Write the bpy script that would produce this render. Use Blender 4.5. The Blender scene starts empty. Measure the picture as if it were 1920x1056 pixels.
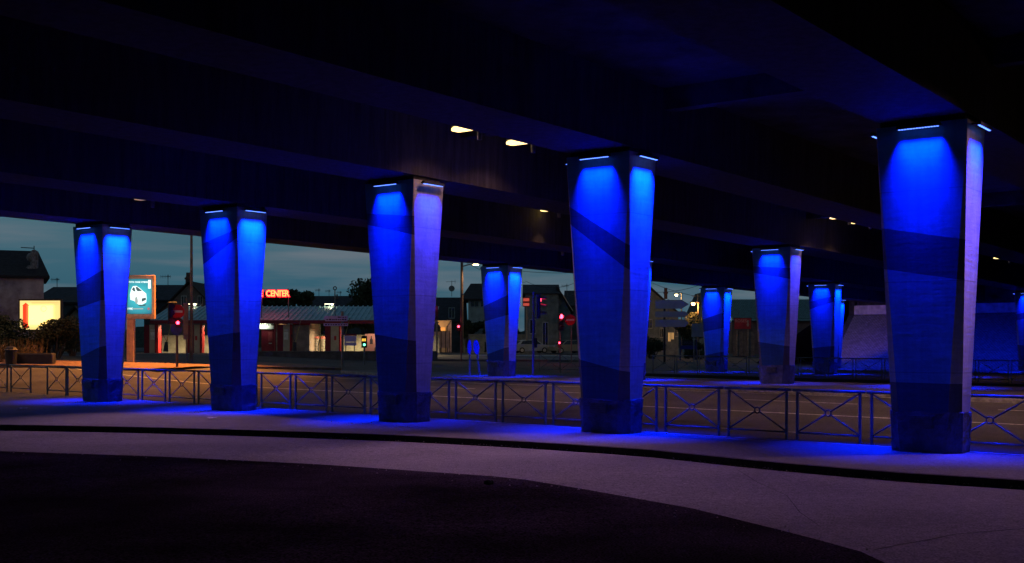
import bpy, math, random
from mathutils import Vector, Matrix
random.seed(7)
SC = bpy.context.scene
COL = SC.collection
PI = math.pi

# ------------------------------------------------------------------ camera
F = 2186.0; HY = 643.5; CAMZ = 2.0          # focal length and horizon in pixels of the 1920 wide photograph
TH = 0.647; CT, ST = math.cos(TH), math.sin(TH)
cd = bpy.data.cameras.new('camera'); cam = bpy.data.objects.new('camera', cd); COL.objects.link(cam)
cam.location = (0, 0, CAMZ); cam.rotation_euler = (PI/2, 0, 0)
cd.sensor_width = 36; cd.lens = F/1920*36; cd.shift_y = (HY-528)/1920
cd.clip_start = .1; cd.clip_end = 3000
SC.camera = cam

# ------------------------------------------------------------------ sky at dusk
W = bpy.data.worlds.new('World'); SC.world = W; W.use_nodes = True
nt = W.node_tree; nt.nodes.clear()
N = nt.nodes.new; LK = nt.links.new
out = N('ShaderNodeOutputWorld'); bg = N('ShaderNodeBackground'); LK(bg.outputs[0], out.inputs[0])
tc = N('ShaderNodeTexCoord'); sep = N('ShaderNodeSeparateXYZ'); LK(tc.outputs['Generated'], sep.inputs[0])
ramp = N('ShaderNodeValToRGB'); LK(sep.outputs['Z'], ramp.inputs[0])
e = ramp.color_ramp.elements
e[0].position = 0.0; e[0].color = (.020, .064, .098, 1)
e[1].position = .12; e[1].color = (.057, .116, .147, 1)
e2 = e.new(.055); e2.color = (.030, .087, .122, 1)
e3 = e.new(.6); e3.color = (.020, .040, .075, 1)
mp = N('ShaderNodeMapping'); mp.inputs['Scale'].default_value = (2.2, 2.2, 26); mp.inputs['Rotation'].default_value = (.03, .04, 0)
LK(tc.outputs['Generated'], mp.inputs[0])
nz = N('ShaderNodeTexNoise'); nz.inputs['Scale'].default_value = 2.1; nz.inputs['Detail'].default_value = 5; LK(mp.outputs[0], nz.inputs[0])
r2 = N('ShaderNodeValToRGB'); LK(nz.outputs[0], r2.inputs[0]); r2.color_ramp.elements[0].position = .5; r2.color_ramp.elements[1].position = .78
mx = N('ShaderNodeMixRGB'); LK(r2.outputs[0], mx.inputs[0]); LK(ramp.outputs[0], mx.inputs[1]); mx.inputs[2].default_value = (.105, .130, .155, 1)
LK(mx.outputs[0], bg.inputs[0]); bg.inputs[1].default_value = 1.3

SC.view_settings.view_transform = 'Standard'; SC.view_settings.look = 'None'
SC.view_settings.exposure = 0; SC.view_settings.gamma = 1
SC.cycles.use_denoising = True
SC.cycles.max_bounces = 5; SC.cycles.diffuse_bounces = 3; SC.cycles.glossy_bounces = 2
SC.cycles.use_light_tree = True
SC.cycles.sample_clamp_indirect = 4

# light levels, all tuned here
BLUE = (0.0, .0115, 1.0); K_FRONT, K_SIDE = 82.0, 265.0
WARM = (1.0, .52, .42); SODIUM = (1.0, .34, .06)

# ------------------------------------------------------------------ grid of the bridge
# u runs along the pillar rows (to the right and nearer), v along the girders (to the right and farther)
GU = [-33.85, -26.74, -19.82, -13.89, -6.86, .2, 7.2]
V0 = 21.99; ROWV = [0, 21.98, 44.06, 62.91]
DV = [.48, .05, -.25, .06, 0, 0, 0]; DH = [-.056, -.075, .049, .164, 0, 0, 0]
PA, PB, pa, pb, pc = .824, .56, .618, .43, .2225
H0, HU, HV = 6.10, .0043, -.008

def UV(u, v, z=0.0): return Vector((u*CT+v*ST, -u*ST+v*CT, z))
def uv_of(x, y): return (x*CT-y*ST, x*ST+y*CT)
def ss(a, b, x):
    t = max(0., min(1., (x-a)/(b-a))); return t*t*(3-2*t)
def T(u, v):                                    # height of the walking level
    z = -.0035*(max(-50, min(15, u))+6.86)
    k = 1-ss(-40, -58, u)*.6
    z += .33*ss(26, 41, v)*k - .26*ss(47, 57, v)*k
    z += 1.16*ss(-38, -68, u)*ss(22, 34, v)*(1-.38*ss(70, 110, v))
    return z
def TW(x, y):
    return T(*uv_of(x, y))
def soff(g, v): return H0+DH[g]+HU*(GU[g]-GU[4])+HV*(v-V0)
def gp(px, py, off=0.):                         # where the line of sight meets the ground
    Z = 4.0; last = Z
    while Z < 400:
        x = (px-960)/F*Z; z = CAMZ-(py-HY)/F*Z
        if z <= TW(x, Z)+off:
            a, b = last, Z
            for _ in range(25):
                m = (a+b)/2
                if CAMZ-(py-HY)/F*m <= TW((px-960)/F*m, m)+off: b = m
                else: a = m
            return Vector(((px-960)/F*b, b, TW((px-960)/F*b, b)+off))
        last = Z; Z *= 1.01
    return Vector(((px-960)/F*400, 400, 0))
def PX(px, Z): return (px-960)/F*Z
def PZ(py, Z): return CAMZ-(py-HY)/F*Z

# ------------------------------------------------------------------ materials
MATS = {}
def mat(name, col, rough=.8, amt=.25, scale=3., bump=0., metal=0., stretch=(1, 1, 1), coord='Object', col2=None, spec=.3):
    if name in MATS: return MATS[name]
    m = bpy.data.materials.new(name); m.use_nodes = True; t = m.node_tree; n = t.nodes; b = n['Principled BSDF']
    b.inputs['Roughness'].default_value = rough; b.inputs['Metallic'].default_value = metal
    b.inputs['Specular IOR Level'].default_value = spec
    c = n.new('ShaderNodeTexCoord'); mpn = n.new('ShaderNodeMapping'); mpn.inputs['Scale'].default_value = stretch
    t.links.new(c.outputs[coord], mpn.inputs[0])
    z = n.new('ShaderNodeTexNoise'); z.inputs['Scale'].default_value = scale; z.inputs['Detail'].default_value = 8; z.inputs['Roughness'].default_value = .65
    t.links.new(mpn.outputs[0], z.inputs[0])
    r = n.new('ShaderNodeValToRGB'); t.links.new(z.outputs[0], r.inputs[0])
    c2 = col2 or tuple(x*(1-amt*1.4) for x in col); c1 = tuple(min(1, x*(1+amt*.7)) for x in col)
    r.color_ramp.elements[0].position = .35; r.color_ramp.elements[0].color = (*c2, 1)
    r.color_ramp.elements[1].position = .65; r.color_ramp.elements[1].color = (*c1, 1)
    t.links.new(r.outputs[0], b.inputs['Base Color'])
    if bump:
        bp = n.new('ShaderNodeBump'); bp.inputs['Strength'].default_value = bump; bp.inputs['Distance'].default_value = .02
        z2 = n.new('ShaderNodeTexNoise'); z2.inputs['Scale'].default_value = scale*8; z2.inputs['Detail'].default_value = 4
        t.links.new(mpn.outputs[0], z2.inputs[0]); t.links.new(z2.outputs[0], bp.inputs['Height']); t.links.new(bp.outputs[0], b.inputs['Normal'])
    MATS[name] = m; return m
def emis(name, col, k=1.):
    if name in MATS: return MATS[name]
    m = bpy.data.materials.new(name); m.use_nodes = True; b = m.node_tree.nodes['Principled BSDF']
    b.inputs['Base Color'].default_value = (*[min(1, c*.5) for c in col], 1)
    b.inputs['Emission Color'].default_value = (*col, 1); b.inputs['Emission Strength'].default_value = k
    MATS[name] = m; return m

def asphalt(name, col, speck=.5, patch=.35, spec=.15):
    if name in MATS: return MATS[name]
    m = bpy.data.materials.new(name); m.use_nodes = True; t = m.node_tree; n = t.nodes; b = n['Principled BSDF']; L = t.links.new
    b.inputs['Roughness'].default_value = .9; b.inputs['Specular IOR Level'].default_value = spec
    c = n.new('ShaderNodeTexCoord')
    a1 = n.new('ShaderNodeTexNoise'); a1.inputs['Scale'].default_value = .35; a1.inputs['Detail'].default_value = 6; L(c.outputs['Object'], a1.inputs[0])
    a2 = n.new('ShaderNodeTexNoise'); a2.inputs['Scale'].default_value = 38; a2.inputs['Detail'].default_value = 3; L(c.outputs['Object'], a2.inputs[0])
    a3 = n.new('ShaderNodeTexNoise'); a3.inputs['Scale'].default_value = 9; a3.inputs['Detail'].default_value = 6; L(c.outputs['Object'], a3.inputs[0])
    def rng(src, lo, hi, a, bb):
        q = n.new('ShaderNodeMapRange'); q.inputs[1].default_value = a; q.inputs[2].default_value = bb; q.inputs[3].default_value = lo; q.inputs[4].default_value = hi
        L(src, q.inputs[0]); return q.outputs[0]
    def mul(x, y):
        q = n.new('ShaderNodeMath'); q.operation = 'MULTIPLY'; L(x, q.inputs[0]); L(y, q.inputs[1]); return q.outputs[0]
    k = mul(mul(rng(a1.outputs[0], 1-patch, 1+patch, .3, .7), rng(a2.outputs[0], 1-speck, 1+speck, .3, .7)), rng(a3.outputs[0], .8, 1.2, .3, .7))
    vm = n.new('ShaderNodeVectorMath'); vm.operation = 'SCALE'; vm.inputs[0].default_value = col; L(k, vm.inputs['Scale'])
    L(vm.outputs[0], b.inputs['Base Color'])
    bp = n.new('ShaderNodeBump'); bp.inputs['Strength'].default_value = .5; bp.inputs['Distance'].default_value = .01
    L(a2.outputs[0], bp.inputs['Height']); L(bp.outputs[0], b.inputs['Normal'])
    MATS[name] = m; return m

# ------------------------------------------------------------------ mesh helpers
class MB:
    def __init__(s): s.v = []; s.f = []
    def add(s, vs, fs):
        o = len(s.v); s.v += [tuple(p) for p in vs]; s.f += [tuple(i+o for i in f) for f in fs]; return s
    def box(s, x0, x1, y0, y1, z0, z1, M=None):
        vs = [Vector(p) for p in ((x0,y0,z0),(x1,y0,z0),(x1,y1,z0),(x0,y1,z0),(x0,y0,z1),(x1,y0,z1),(x1,y1,z1),(x0,y1,z1))]
        if M: vs = [M@p for p in vs]
        return s.add(vs, [(0,3,2,1),(4,5,6,7),(0,1,5,4),(1,2,6,5),(2,3,7,6),(3,0,4,7)])
    def bbox(s, x0, x1, y0, y1, z0, z1, b=.02, M=None):      # box with chamfered vertical and top edges
        ring = lambda i, z: [Vector(p) for p in ((x0+i+b,y0+i,z),(x1-i-b,y0+i,z),(x1-i,y0+i+b,z),(x1-i,y1-i-b,z),(x1-i-b,y1-i,z),(x0+i+b,y1-i,z),(x0+i,y1-i-b,z),(x0+i,y0+i+b,z))]
        R = [ring(0, z0), ring(0, z1-b), ring(b, z1)]
        vs = [p for r in R for p in r]
        if M: vs = [M@p for p in vs]
        fs = [tuple(range(7, -1, -1)), tuple(range(16, 24))]
        for k in range(2):
            for i in range(8): fs.append((k*8+i, k*8+(i+1) % 8, (k+1)*8+(i+1) % 8, (k+1)*8+i))
        return s.add(vs, fs)
    def tube(s, a, b, r, r2=None, n=8, cap=True):
        a, b = Vector(a), Vector(b); r2 = r if r2 is None else r2
        d = (b-a).normalized(); q = d.to_track_quat('Z', 'Y')
        vs = []
        for p, rr in ((a, r), (b, r2)):
            for i in range(n): vs.append(p+q@Vector((rr*math.cos(2*PI*i/n), rr*math.sin(2*PI*i/n), 0)))
        fs = [(i, (i+1) % n, n+(i+1) % n, n+i) for i in range(n)]
        if cap: fs += [tuple(range(n-1, -1, -1)), tuple(range(n, 2*n))]
        return s.add(vs, fs)
    def path(s, pts, r, n=6):
        for a, b in zip(pts[:-1], pts[1:]): s.tube(a, b, r, n=n)
        return s
    def torus(s, c, R, r, axis='y', n=14, m=6):
        vs = []; fs = []; c = Vector(c)
        for i in range(n):
            A = 2*PI*i/n
            for j in range(m):
                B = 2*PI*j/m; rr = R+r*math.cos(B); h = r*math.sin(B)
                p = {'y': Vector((rr*math.cos(A), h, rr*math.sin(A))), 'z': Vector((rr*math.cos(A), rr*math.sin(A), h)), 'x': Vector((h, rr*math.cos(A), rr*math.sin(A)))}[axis]
                vs.append(c+p)
        for i in range(n):
            for j in range(m): fs.append((i*m+j, ((i+1) % n)*m+j, ((i+1) % n)*m+(j+1) % m, i*m+(j+1) % m))
        return s.add(vs, fs)
    def prism(s, poly, y0, y1, M=None):       # polygon in x,z pushed along y
        n = len(poly); vs = [Vector((x, y0, z)) for x, z in poly]+[Vector((x, y1, z)) for x, z in poly]
        if M: vs = [M@p for p in vs]
        return s.add(vs, [tuple(range(n)), tuple(range(2*n-1, n-1, -1))]+[(i, n+i, n+(i+1) % n, (i+1) % n) for i in range(n)])
    def disc(s, c, r, y0, y1, n=20):
        return s.prism([(c[0]+r*math.cos(2*PI*i/n), c[1]+r*math.sin(2*PI*i/n)) for i in range(n)], y0, y1)
    def ball(s, c, r, n=8, m=6, sq=(1, 1, 1)):
        vs = [Vector((0,0,1))]; fs = []
        for j in range(1, m):
            for i in range(n):
                a = PI*j/m; b = 2*PI*i/n; vs.append(Vector((math.sin(a)*math.cos(b), math.sin(a)*math.sin(b), math.cos(a))))
        vs.append(Vector((0,0,-1)))
        for i in range(n): fs.append((0, 1+i, 1+(i+1) % n)); fs.append((len(vs)-1, 1+(m-2)*n+(i+1) % n, 1+(m-2)*n+i))
        for j in range(m-2):
            for i in range(n): fs.append((1+j*n+i, 1+(j+1)*n+i, 1+(j+1)*n+(i+1) % n, 1+j*n+(i+1) % n))
        return s.add([Vector(c)+Vector((p.x*r*sq[0], p.y*r*sq[1], p.z*r*sq[2])) for p in vs], fs)
    def build(s, name, m, parent=None, smooth=False):
        me = bpy.data.meshes.new(name); me.from_pydata(s.v, [], s.f); me.update()
        ms = m if isinstance(m, list) else [m]
        for q in ms: me.materials.append(q)
        if smooth:
            for p in me.polygons: p.use_smooth = True
        o = bpy.data.objects.new(name, me); COL.objects.link(o)
        if parent: o.parent = parent
        return o

def tag(o, label=None, cat=None, group=None, kind=None):
    if label: o['label'] = label
    if cat: o['category'] = cat
    if group: o['group'] = group
    if kind: o['kind'] = kind
    return o
def thing(name, label, cat, loc=(0, 0, 0), rz=0., group=None):
    o = bpy.data.objects.new(name, None); COL.objects.link(o); o.empty_display_size = .2
    o.location = loc; o.rotation_euler = (0, 0, rz)
    return tag(o, label, cat, group)
def copy_tree(o, parent=None):
    c = o.copy(); COL.objects.link(c); c.parent = parent
    for ch in list(o.children): copy_tree(ch, c)
    return c
FONTC = {}
def text_obj(txt, size, name, m, parent, loc, depth=.01, rot=(PI/2, 0, 0), bold=0., align='CENTER', xs=1.):
    cu = bpy.data.curves.new('txt', 'FONT'); cu.body = txt; cu.size = size; cu.extrude = depth; cu.offset = bold
    cu.align_x = align; cu.align_y = 'CENTER'; cu.resolution_u = 3
    tmp = bpy.data.objects.new('txt', cu); COL.objects.link(tmp)
    dg = bpy.context.evaluated_depsgraph_get()
    me = bpy.data.meshes.new_from_object(tmp.evaluated_get(dg)); bpy.data.objects.remove(tmp)
    me.materials.clear(); me.materials.append(m)
    o = bpy.data.objects.new(name, me); COL.objects.link(o); o.parent = parent; o.location = loc; o.rotation_euler = rot
    o.scale = (xs, 1, 1)
    return o
def area(name, loc, size, power, col, parent=None, rot=(0, 0, 0), spread=PI, size_y=None):
    l = bpy.data.lights.new(name, 'AREA'); l.energy = power; l.color = col; l.size = size; l.spread = spread
    if size_y: l.shape = 'RECTANGLE'; l.size_y = size_y
    o = bpy.data.objects.new(name, l); COL.objects.link(o); o.location = loc; o.rotation_euler = rot
    if parent: o.parent = parent
    return o
def spot(name, loc, power, col, parent=None, rot=(0, 0, 0), angle=2.4, blend=.6, r=.1):
    l = bpy.data.lights.new(name, 'SPOT'); l.energy = power; l.color = col; l.spot_size = angle; l.spot_blend = blend; l.shadow_soft_size = r
    o = bpy.data.objects.new(name, l); COL.objects.link(o); o.location = loc; o.rotation_euler = rot
    if parent: o.parent = parent
    return o
def point(name, loc, power, col, parent=None, r=.1):
    l = bpy.data.lights.new(name, 'POINT'); l.energy = power; l.color = col; l.shadow_soft_size = r
    o = bpy.data.objects.new(name, l); COL.objects.link(o); o.location = loc
    if parent: o.parent = parent
    return o

def sheet(name, us, vfun, nv, zoff, m, skirt=0.):
    # grid over u in us, v from vfun(u)[0] to vfun(u)[1]
    mb = MB(); nu = len(us)
    for u in us:
        a, b = vfun(u)
        for j in range(nv+1):
            v = a+(b-a)*j/nv; mb.v.append(tuple(UV(u, v, T(u, v)+zoff)))
    for i in range(nu-1):
        for j in range(nv): mb.f.append((i*(nv+1)+j, (i+1)*(nv+1)+j, (i+1)*(nv+1)+j+1, i*(nv+1)+j+1))
    if skirt:
        for j, rev in ((0, 0), (nv, 1)):
            o = len(mb.v)
            for i in range(nu):
                p = mb.v[i*(nv+1)+j]; mb.v.append((p[0], p[1], p[2]-skirt))
            for i in range(nu-1):
                q = (i*(nv+1)+j, o+i, o+i+1, (i+1)*(nv+1)+j); mb.f.append(q if not rev else q[::-1])
    return tag(mb.build(name, m), kind='structure')
def frange(a, b, st):
    n = max(1, int(round((b-a)/st))); return [a+(b-a)*i/n for i in range(n+1)]

# ------------------------------------------------------------------ ground
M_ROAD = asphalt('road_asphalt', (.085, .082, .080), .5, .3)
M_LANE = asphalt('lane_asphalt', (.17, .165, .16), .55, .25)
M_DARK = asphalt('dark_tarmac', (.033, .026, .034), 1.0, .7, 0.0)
M_PAVE = asphalt('pavement_asphalt', (.135, .13, .13), .4, .3)
M_STONE = mat('kerb_stone', (.36, .35, .33), .8, .3, 6, .3)
M_KERB = mat('kerb_face', (.035, .034, .033), .9, .4, 7, .5)
M_LINE = mat('road_paint', (.55, .55, .52), .7, .5, 9, 0, col2=(.18, .18, .17))
M_BRICKP = mat('brick_pavers', (.20, .115, .075), .85, .35, 4, .4)
RDROP = -.13
mb = MB()
us = [-900, -500, -300, -200, -150]+frange(-120, -50, 5)+frange(-46, 14, 3)+[20, 30, 50, 90, 160, 400, 900]
vs = [-300, -100, -40]+frange(-15, 120, 3)+[130, 150, 180, 240, 340, 520, 900, 1500]
for u in us:
    for v in vs: mb.v.append(tuple(UV(u, v, T(u, v)+RDROP)))
nv = len(vs)
for i in range(len(us)-1):
    for j in range(nv-1): mb.f.append((i*nv+j, (i+1)*nv+j, (i+1)*nv+j+1, i*nv+j+1))
tag(mb.build('road', M_ROAD), kind='structure')

def interp(pts, x):
    if x <= pts[0][0]:
        (a, b), (c, d) = pts[0], pts[1]; return b+(x-a)*(d-b)/(c-a)
    for (a, b), (c, d) in zip(pts[:-1], pts[1:]):
        if x <= c: return b+(d-b)*(x-a)/(c-a)
    return pts[-1][1]
kp = []
for px, py in ((0, 796.5), (240, 800.5), (480, 807), (720, 815), (960, 827), (1200, 842), (1440, 866.5), (1680, 886.5), (1920, 901)):
    p = gp(px, py); kp.append(uv_of(p.x, p.y))
kp = [(-48, kp[0][1]-12)]+kp+[(8, kp[-1][1]+.6)]
KERB = lambda u: interp(kp, u)
VF = lambda u: 22.50+(-8.2-max(-60, min(u, 15)))*.0455          # line of the front barriers
LANE = lambda u: (-15, KERB(u))
# near lane and the dark tarmac in front of it
sheet('lane', frange(-46, 12, 2), LANE, 24, RDROP+.004, M_LANE)
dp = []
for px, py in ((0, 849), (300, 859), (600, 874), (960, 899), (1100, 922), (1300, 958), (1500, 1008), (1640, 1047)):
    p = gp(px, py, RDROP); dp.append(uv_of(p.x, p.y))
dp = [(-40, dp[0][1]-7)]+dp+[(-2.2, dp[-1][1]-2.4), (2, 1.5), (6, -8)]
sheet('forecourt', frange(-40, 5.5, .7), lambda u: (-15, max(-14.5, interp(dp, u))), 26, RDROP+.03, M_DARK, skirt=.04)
M_SEAM = asphalt('tar_seam', (.02, .02, .02), .5, .3)
def strip(name, pts, w, m, zo=.008, off=RDROP):
    P = [gp(x, y, off) for x, y in pts]; mbx = MB()
    for i, p in enumerate(P):
        d = (P[min(i+1, len(P)-1)]-P[max(i-1, 0)]).normalized(); nn = Vector((-d.y, d.x, 0))*w/2*random.uniform(.6, 1.3)
        mbx.v += [tuple(p+nn+Vector((0, 0, zo))), tuple(p-nn+Vector((0, 0, zo)))]
    for i in range(len(P)-1): mbx.f.append((i*2, i*2+1, i*2+3, i*2+2))
    return tag(mbx.build(name, m), kind='structure')
strip('road_seam', [(1640, 1032), (1690, 1022), (1740, 1014), (1790, 1003), (1850, 998), (1925, 992)], .022, M_SEAM)
strip('road_seam', [(1380, 880), (1420, 905), (1475, 930), (1500, 962), (1540, 990)], .012, M_SEAM)
# pavement under the front row
usw = frange(-70, 12, 1.)
sheet('pavement', usw, lambda u: (KERB(max(u, -48))+.12, VF(u)-.30), 7, 0, M_PAVE)
sheet('kerb', usw, lambda u: (KERB(max(u, -48))-.02, KERB(max(u, -48))+.12), 1, .003, M_KERB, skirt=.16)
sheet('kerb', usw, lambda u: (VF(u)-.30, VF(u)-.16), 1, .006, M_STONE)
sheet('pavement', usw, lambda u: (VF(u)-.16, VF(u)+.22), 1, -.004, asphalt('verge_asphalt', (.075, .072, .07), .5, .3), skirt=.14)
# lane markings
def line(va, w, segs, name='road_marking'):
    for a, b in segs:
        sheet(name, frange(a, b, 2.5), lambda u: (va(u)-w/2, va(u)+w/2), 1, RDROP+.006, M_LINE)
line(lambda u: 31.6-.062*(u+18), .16, [(-70, 12)])
line(lambda u: 26.2-.05*(u+14), .12, [(-37, -33.5), (-29.5, -26), (-21.5, -18), (-14.5, -10.8), (-7.2, -3.6)])
line(lambda u: 35.4-.05*(u+18), .12, [(-41, -37), (-33, -29), (-25, -21), (-17.2, -13.2), (-9, -5)])
line(lambda u: 38.4-.05*(u+18), .14, [(-70, -12)])
# median island of the second row, far pavement of the third row
ISL = lambda u: 37.6+(-9.2-max(-46, min(u, 12)))*.165
sheet('median_island', frange(-44, 14, 2), lambda u: (ISL(u)+.15, 46.9), 8, 0, M_PAVE, skirt=.15)
sheet('kerb', frange(-44, 14, 2), lambda u: (ISL(u), ISL(u)+.15), 1, .004, M_STONE, skirt=.16)
KC = lambda u: 55.9+(-14-max(-38, min(u, 12)))*.19
sheet('far_pavement', frange(-38, 14, 2), lambda u: (KC(u)+.15, 76), 14, .03, M_PAVE)
sheet('kerb', frange(-38, 14, 2), lambda u: (KC(u), KC(u)+.15), 1, .034, mat('far_kerb', (.05, .045, .04), .9, .3, 5, .3), skirt=.2)
line(lambda u: KC(u)-1.1, .9, [(-38, 12)])
# ground patches at the far left, laid from corner points
def patch(name, c, m, zoff, nx=14, ny=4, skirt=0.):
    P = [gp(*q) for q in c]; mbx = MB()
    for i in range(nx+1):
        for j in range(ny+1):
            a = P[0].lerp(P[1], i/nx); b = P[3].lerp(P[2], i/nx); p = a.lerp(b, j/ny)
            mbx.v.append((p.x, p.y, TW(p.x, p.y)+zoff))
    for i in range(nx):
        for j in range(ny): mbx.f.append((i*(ny+1)+j, (i+1)*(ny+1)+j, (i+1)*(ny+1)+j+1, i*(ny+1)+j+1))
    if skirt:
        o = len(mbx.v)
        for i in range(nx+1):
            p = mbx.v[i*(ny+1)]; mbx.v.append((p[0], p[1], p[2]-skirt))
        for i in range(nx): mbx.f.append((i*(ny+1), o+i, o+i+1, (i+1)*(ny+1)))
    return tag(mbx.build(name, m), kind='structure')
patch('corner_pavement', [(-60, 684), (300, 692), (420, 684), (-60, 674)], M_BRICKP, .0, skirt=.2)
patch('corner_pavement', [(420, 686), (640, 690), (560, 682), (400, 676)], M_BRICKP, .0, skirt=.2)

# ------------------------------------------------------------------ bridge
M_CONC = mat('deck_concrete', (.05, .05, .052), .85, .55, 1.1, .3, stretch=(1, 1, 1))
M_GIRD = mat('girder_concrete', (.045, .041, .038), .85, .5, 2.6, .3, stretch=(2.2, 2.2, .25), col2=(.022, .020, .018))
bridge = thing('road_bridge', 'wide dark concrete road bridge carried on rows of tapering pillars', 'bridge', (0, 0, 0))
VA, VB = -62., 97.
for g in range(7):
    mb = MB(); uc = GU[g]; st = frange(VA, VB, 3.0)
    prof = [(-PA, 0), (PA, 0), (PA+.03, 1.56), (-PA-.03, 1.56)]
    for v in st:
        for (du, dz) in prof: mb.v.append(tuple(UV(uc+du, v, soff(g, v)+dz)))
    for i in range(len(st)-1):
        for k in range(4): mb.f.append((i*4+k, (i+1)*4+k, (i+1)*4+(k+1) % 4, i*4+(k+1) % 4))
    mb.f.append((0, 1, 2, 3)); n = len(mb.v); mb.f.append((n-1, n-2, n-3, n-4))
    mb.build('girder', M_GIRD, bridge)
mb = MB()
def top(v): return soff(4, v)+1.62
st = frange(VA, VB, 5); ul, ur = GU[0]-1.9, GU[6]+40  # right edge carried far out of view, added to cut sky light
for v in st:
    for u in (ul, ur):
        for dz in (0, .32): mb.v.append(tuple(UV(u, v, top(v)+dz)))
for i in range(len(st)-1):
    o = i*4
    mb.f += [(o, o+4, o+6, o+2), (o+1, o+3, o+7, o+5), (o, o+1, o+5, o+4), (o+2, o+6, o+7, o+3)]
mb.f += [(0, 2, 3, 1)]; o = (len(st)-1)*4; mb.f += [(o, o+1, o+3, o+2)]
mb.build('deck_slab', M_CONC, bridge)
# cross joints under the deck: thin proud ribs between the girders
for r in range(4):
    for g in range(6):
        mb = MB(); vv = V0+ROWV[r]+.9
        a, b = GU[g]+PA+.05, GU[g+1]-PA-.05
        z1 = top(vv)+.01
        p = [UV(a, vv, z1-.5), UV(b, vv, z1-.5), UV(b, vv+.35, z1-.5), UV(a, vv+.35, z1-.5)]
        mb.add(p+[q+Vector((0, 0, .5)) for q in p], [(0, 3, 2, 1), (0, 1, 5, 4), (1, 2, 6, 5), (2, 3, 7, 6), (3, 0, 4, 7)])
        mb.build('cross_beam', M_CONC, bridge)
# parapets
for u in (ul, ur-.3):
    mb = MB()
    for v in st:
        for du, dz in ((0, .32), (.3, .32), (.3, 1.2), (0, 1.2)): mb.v.append(tuple(UV(u+du, v, top(v)+dz)))
    for i in range(len(st)-1):
        for k in range(4): mb.f.append((i*4+k, (i+1)*4+k, (i+1)*4+(k+1) % 4, i*4+(k+1) % 4))
    mb.build('parapet', M_CONC, bridge)

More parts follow.
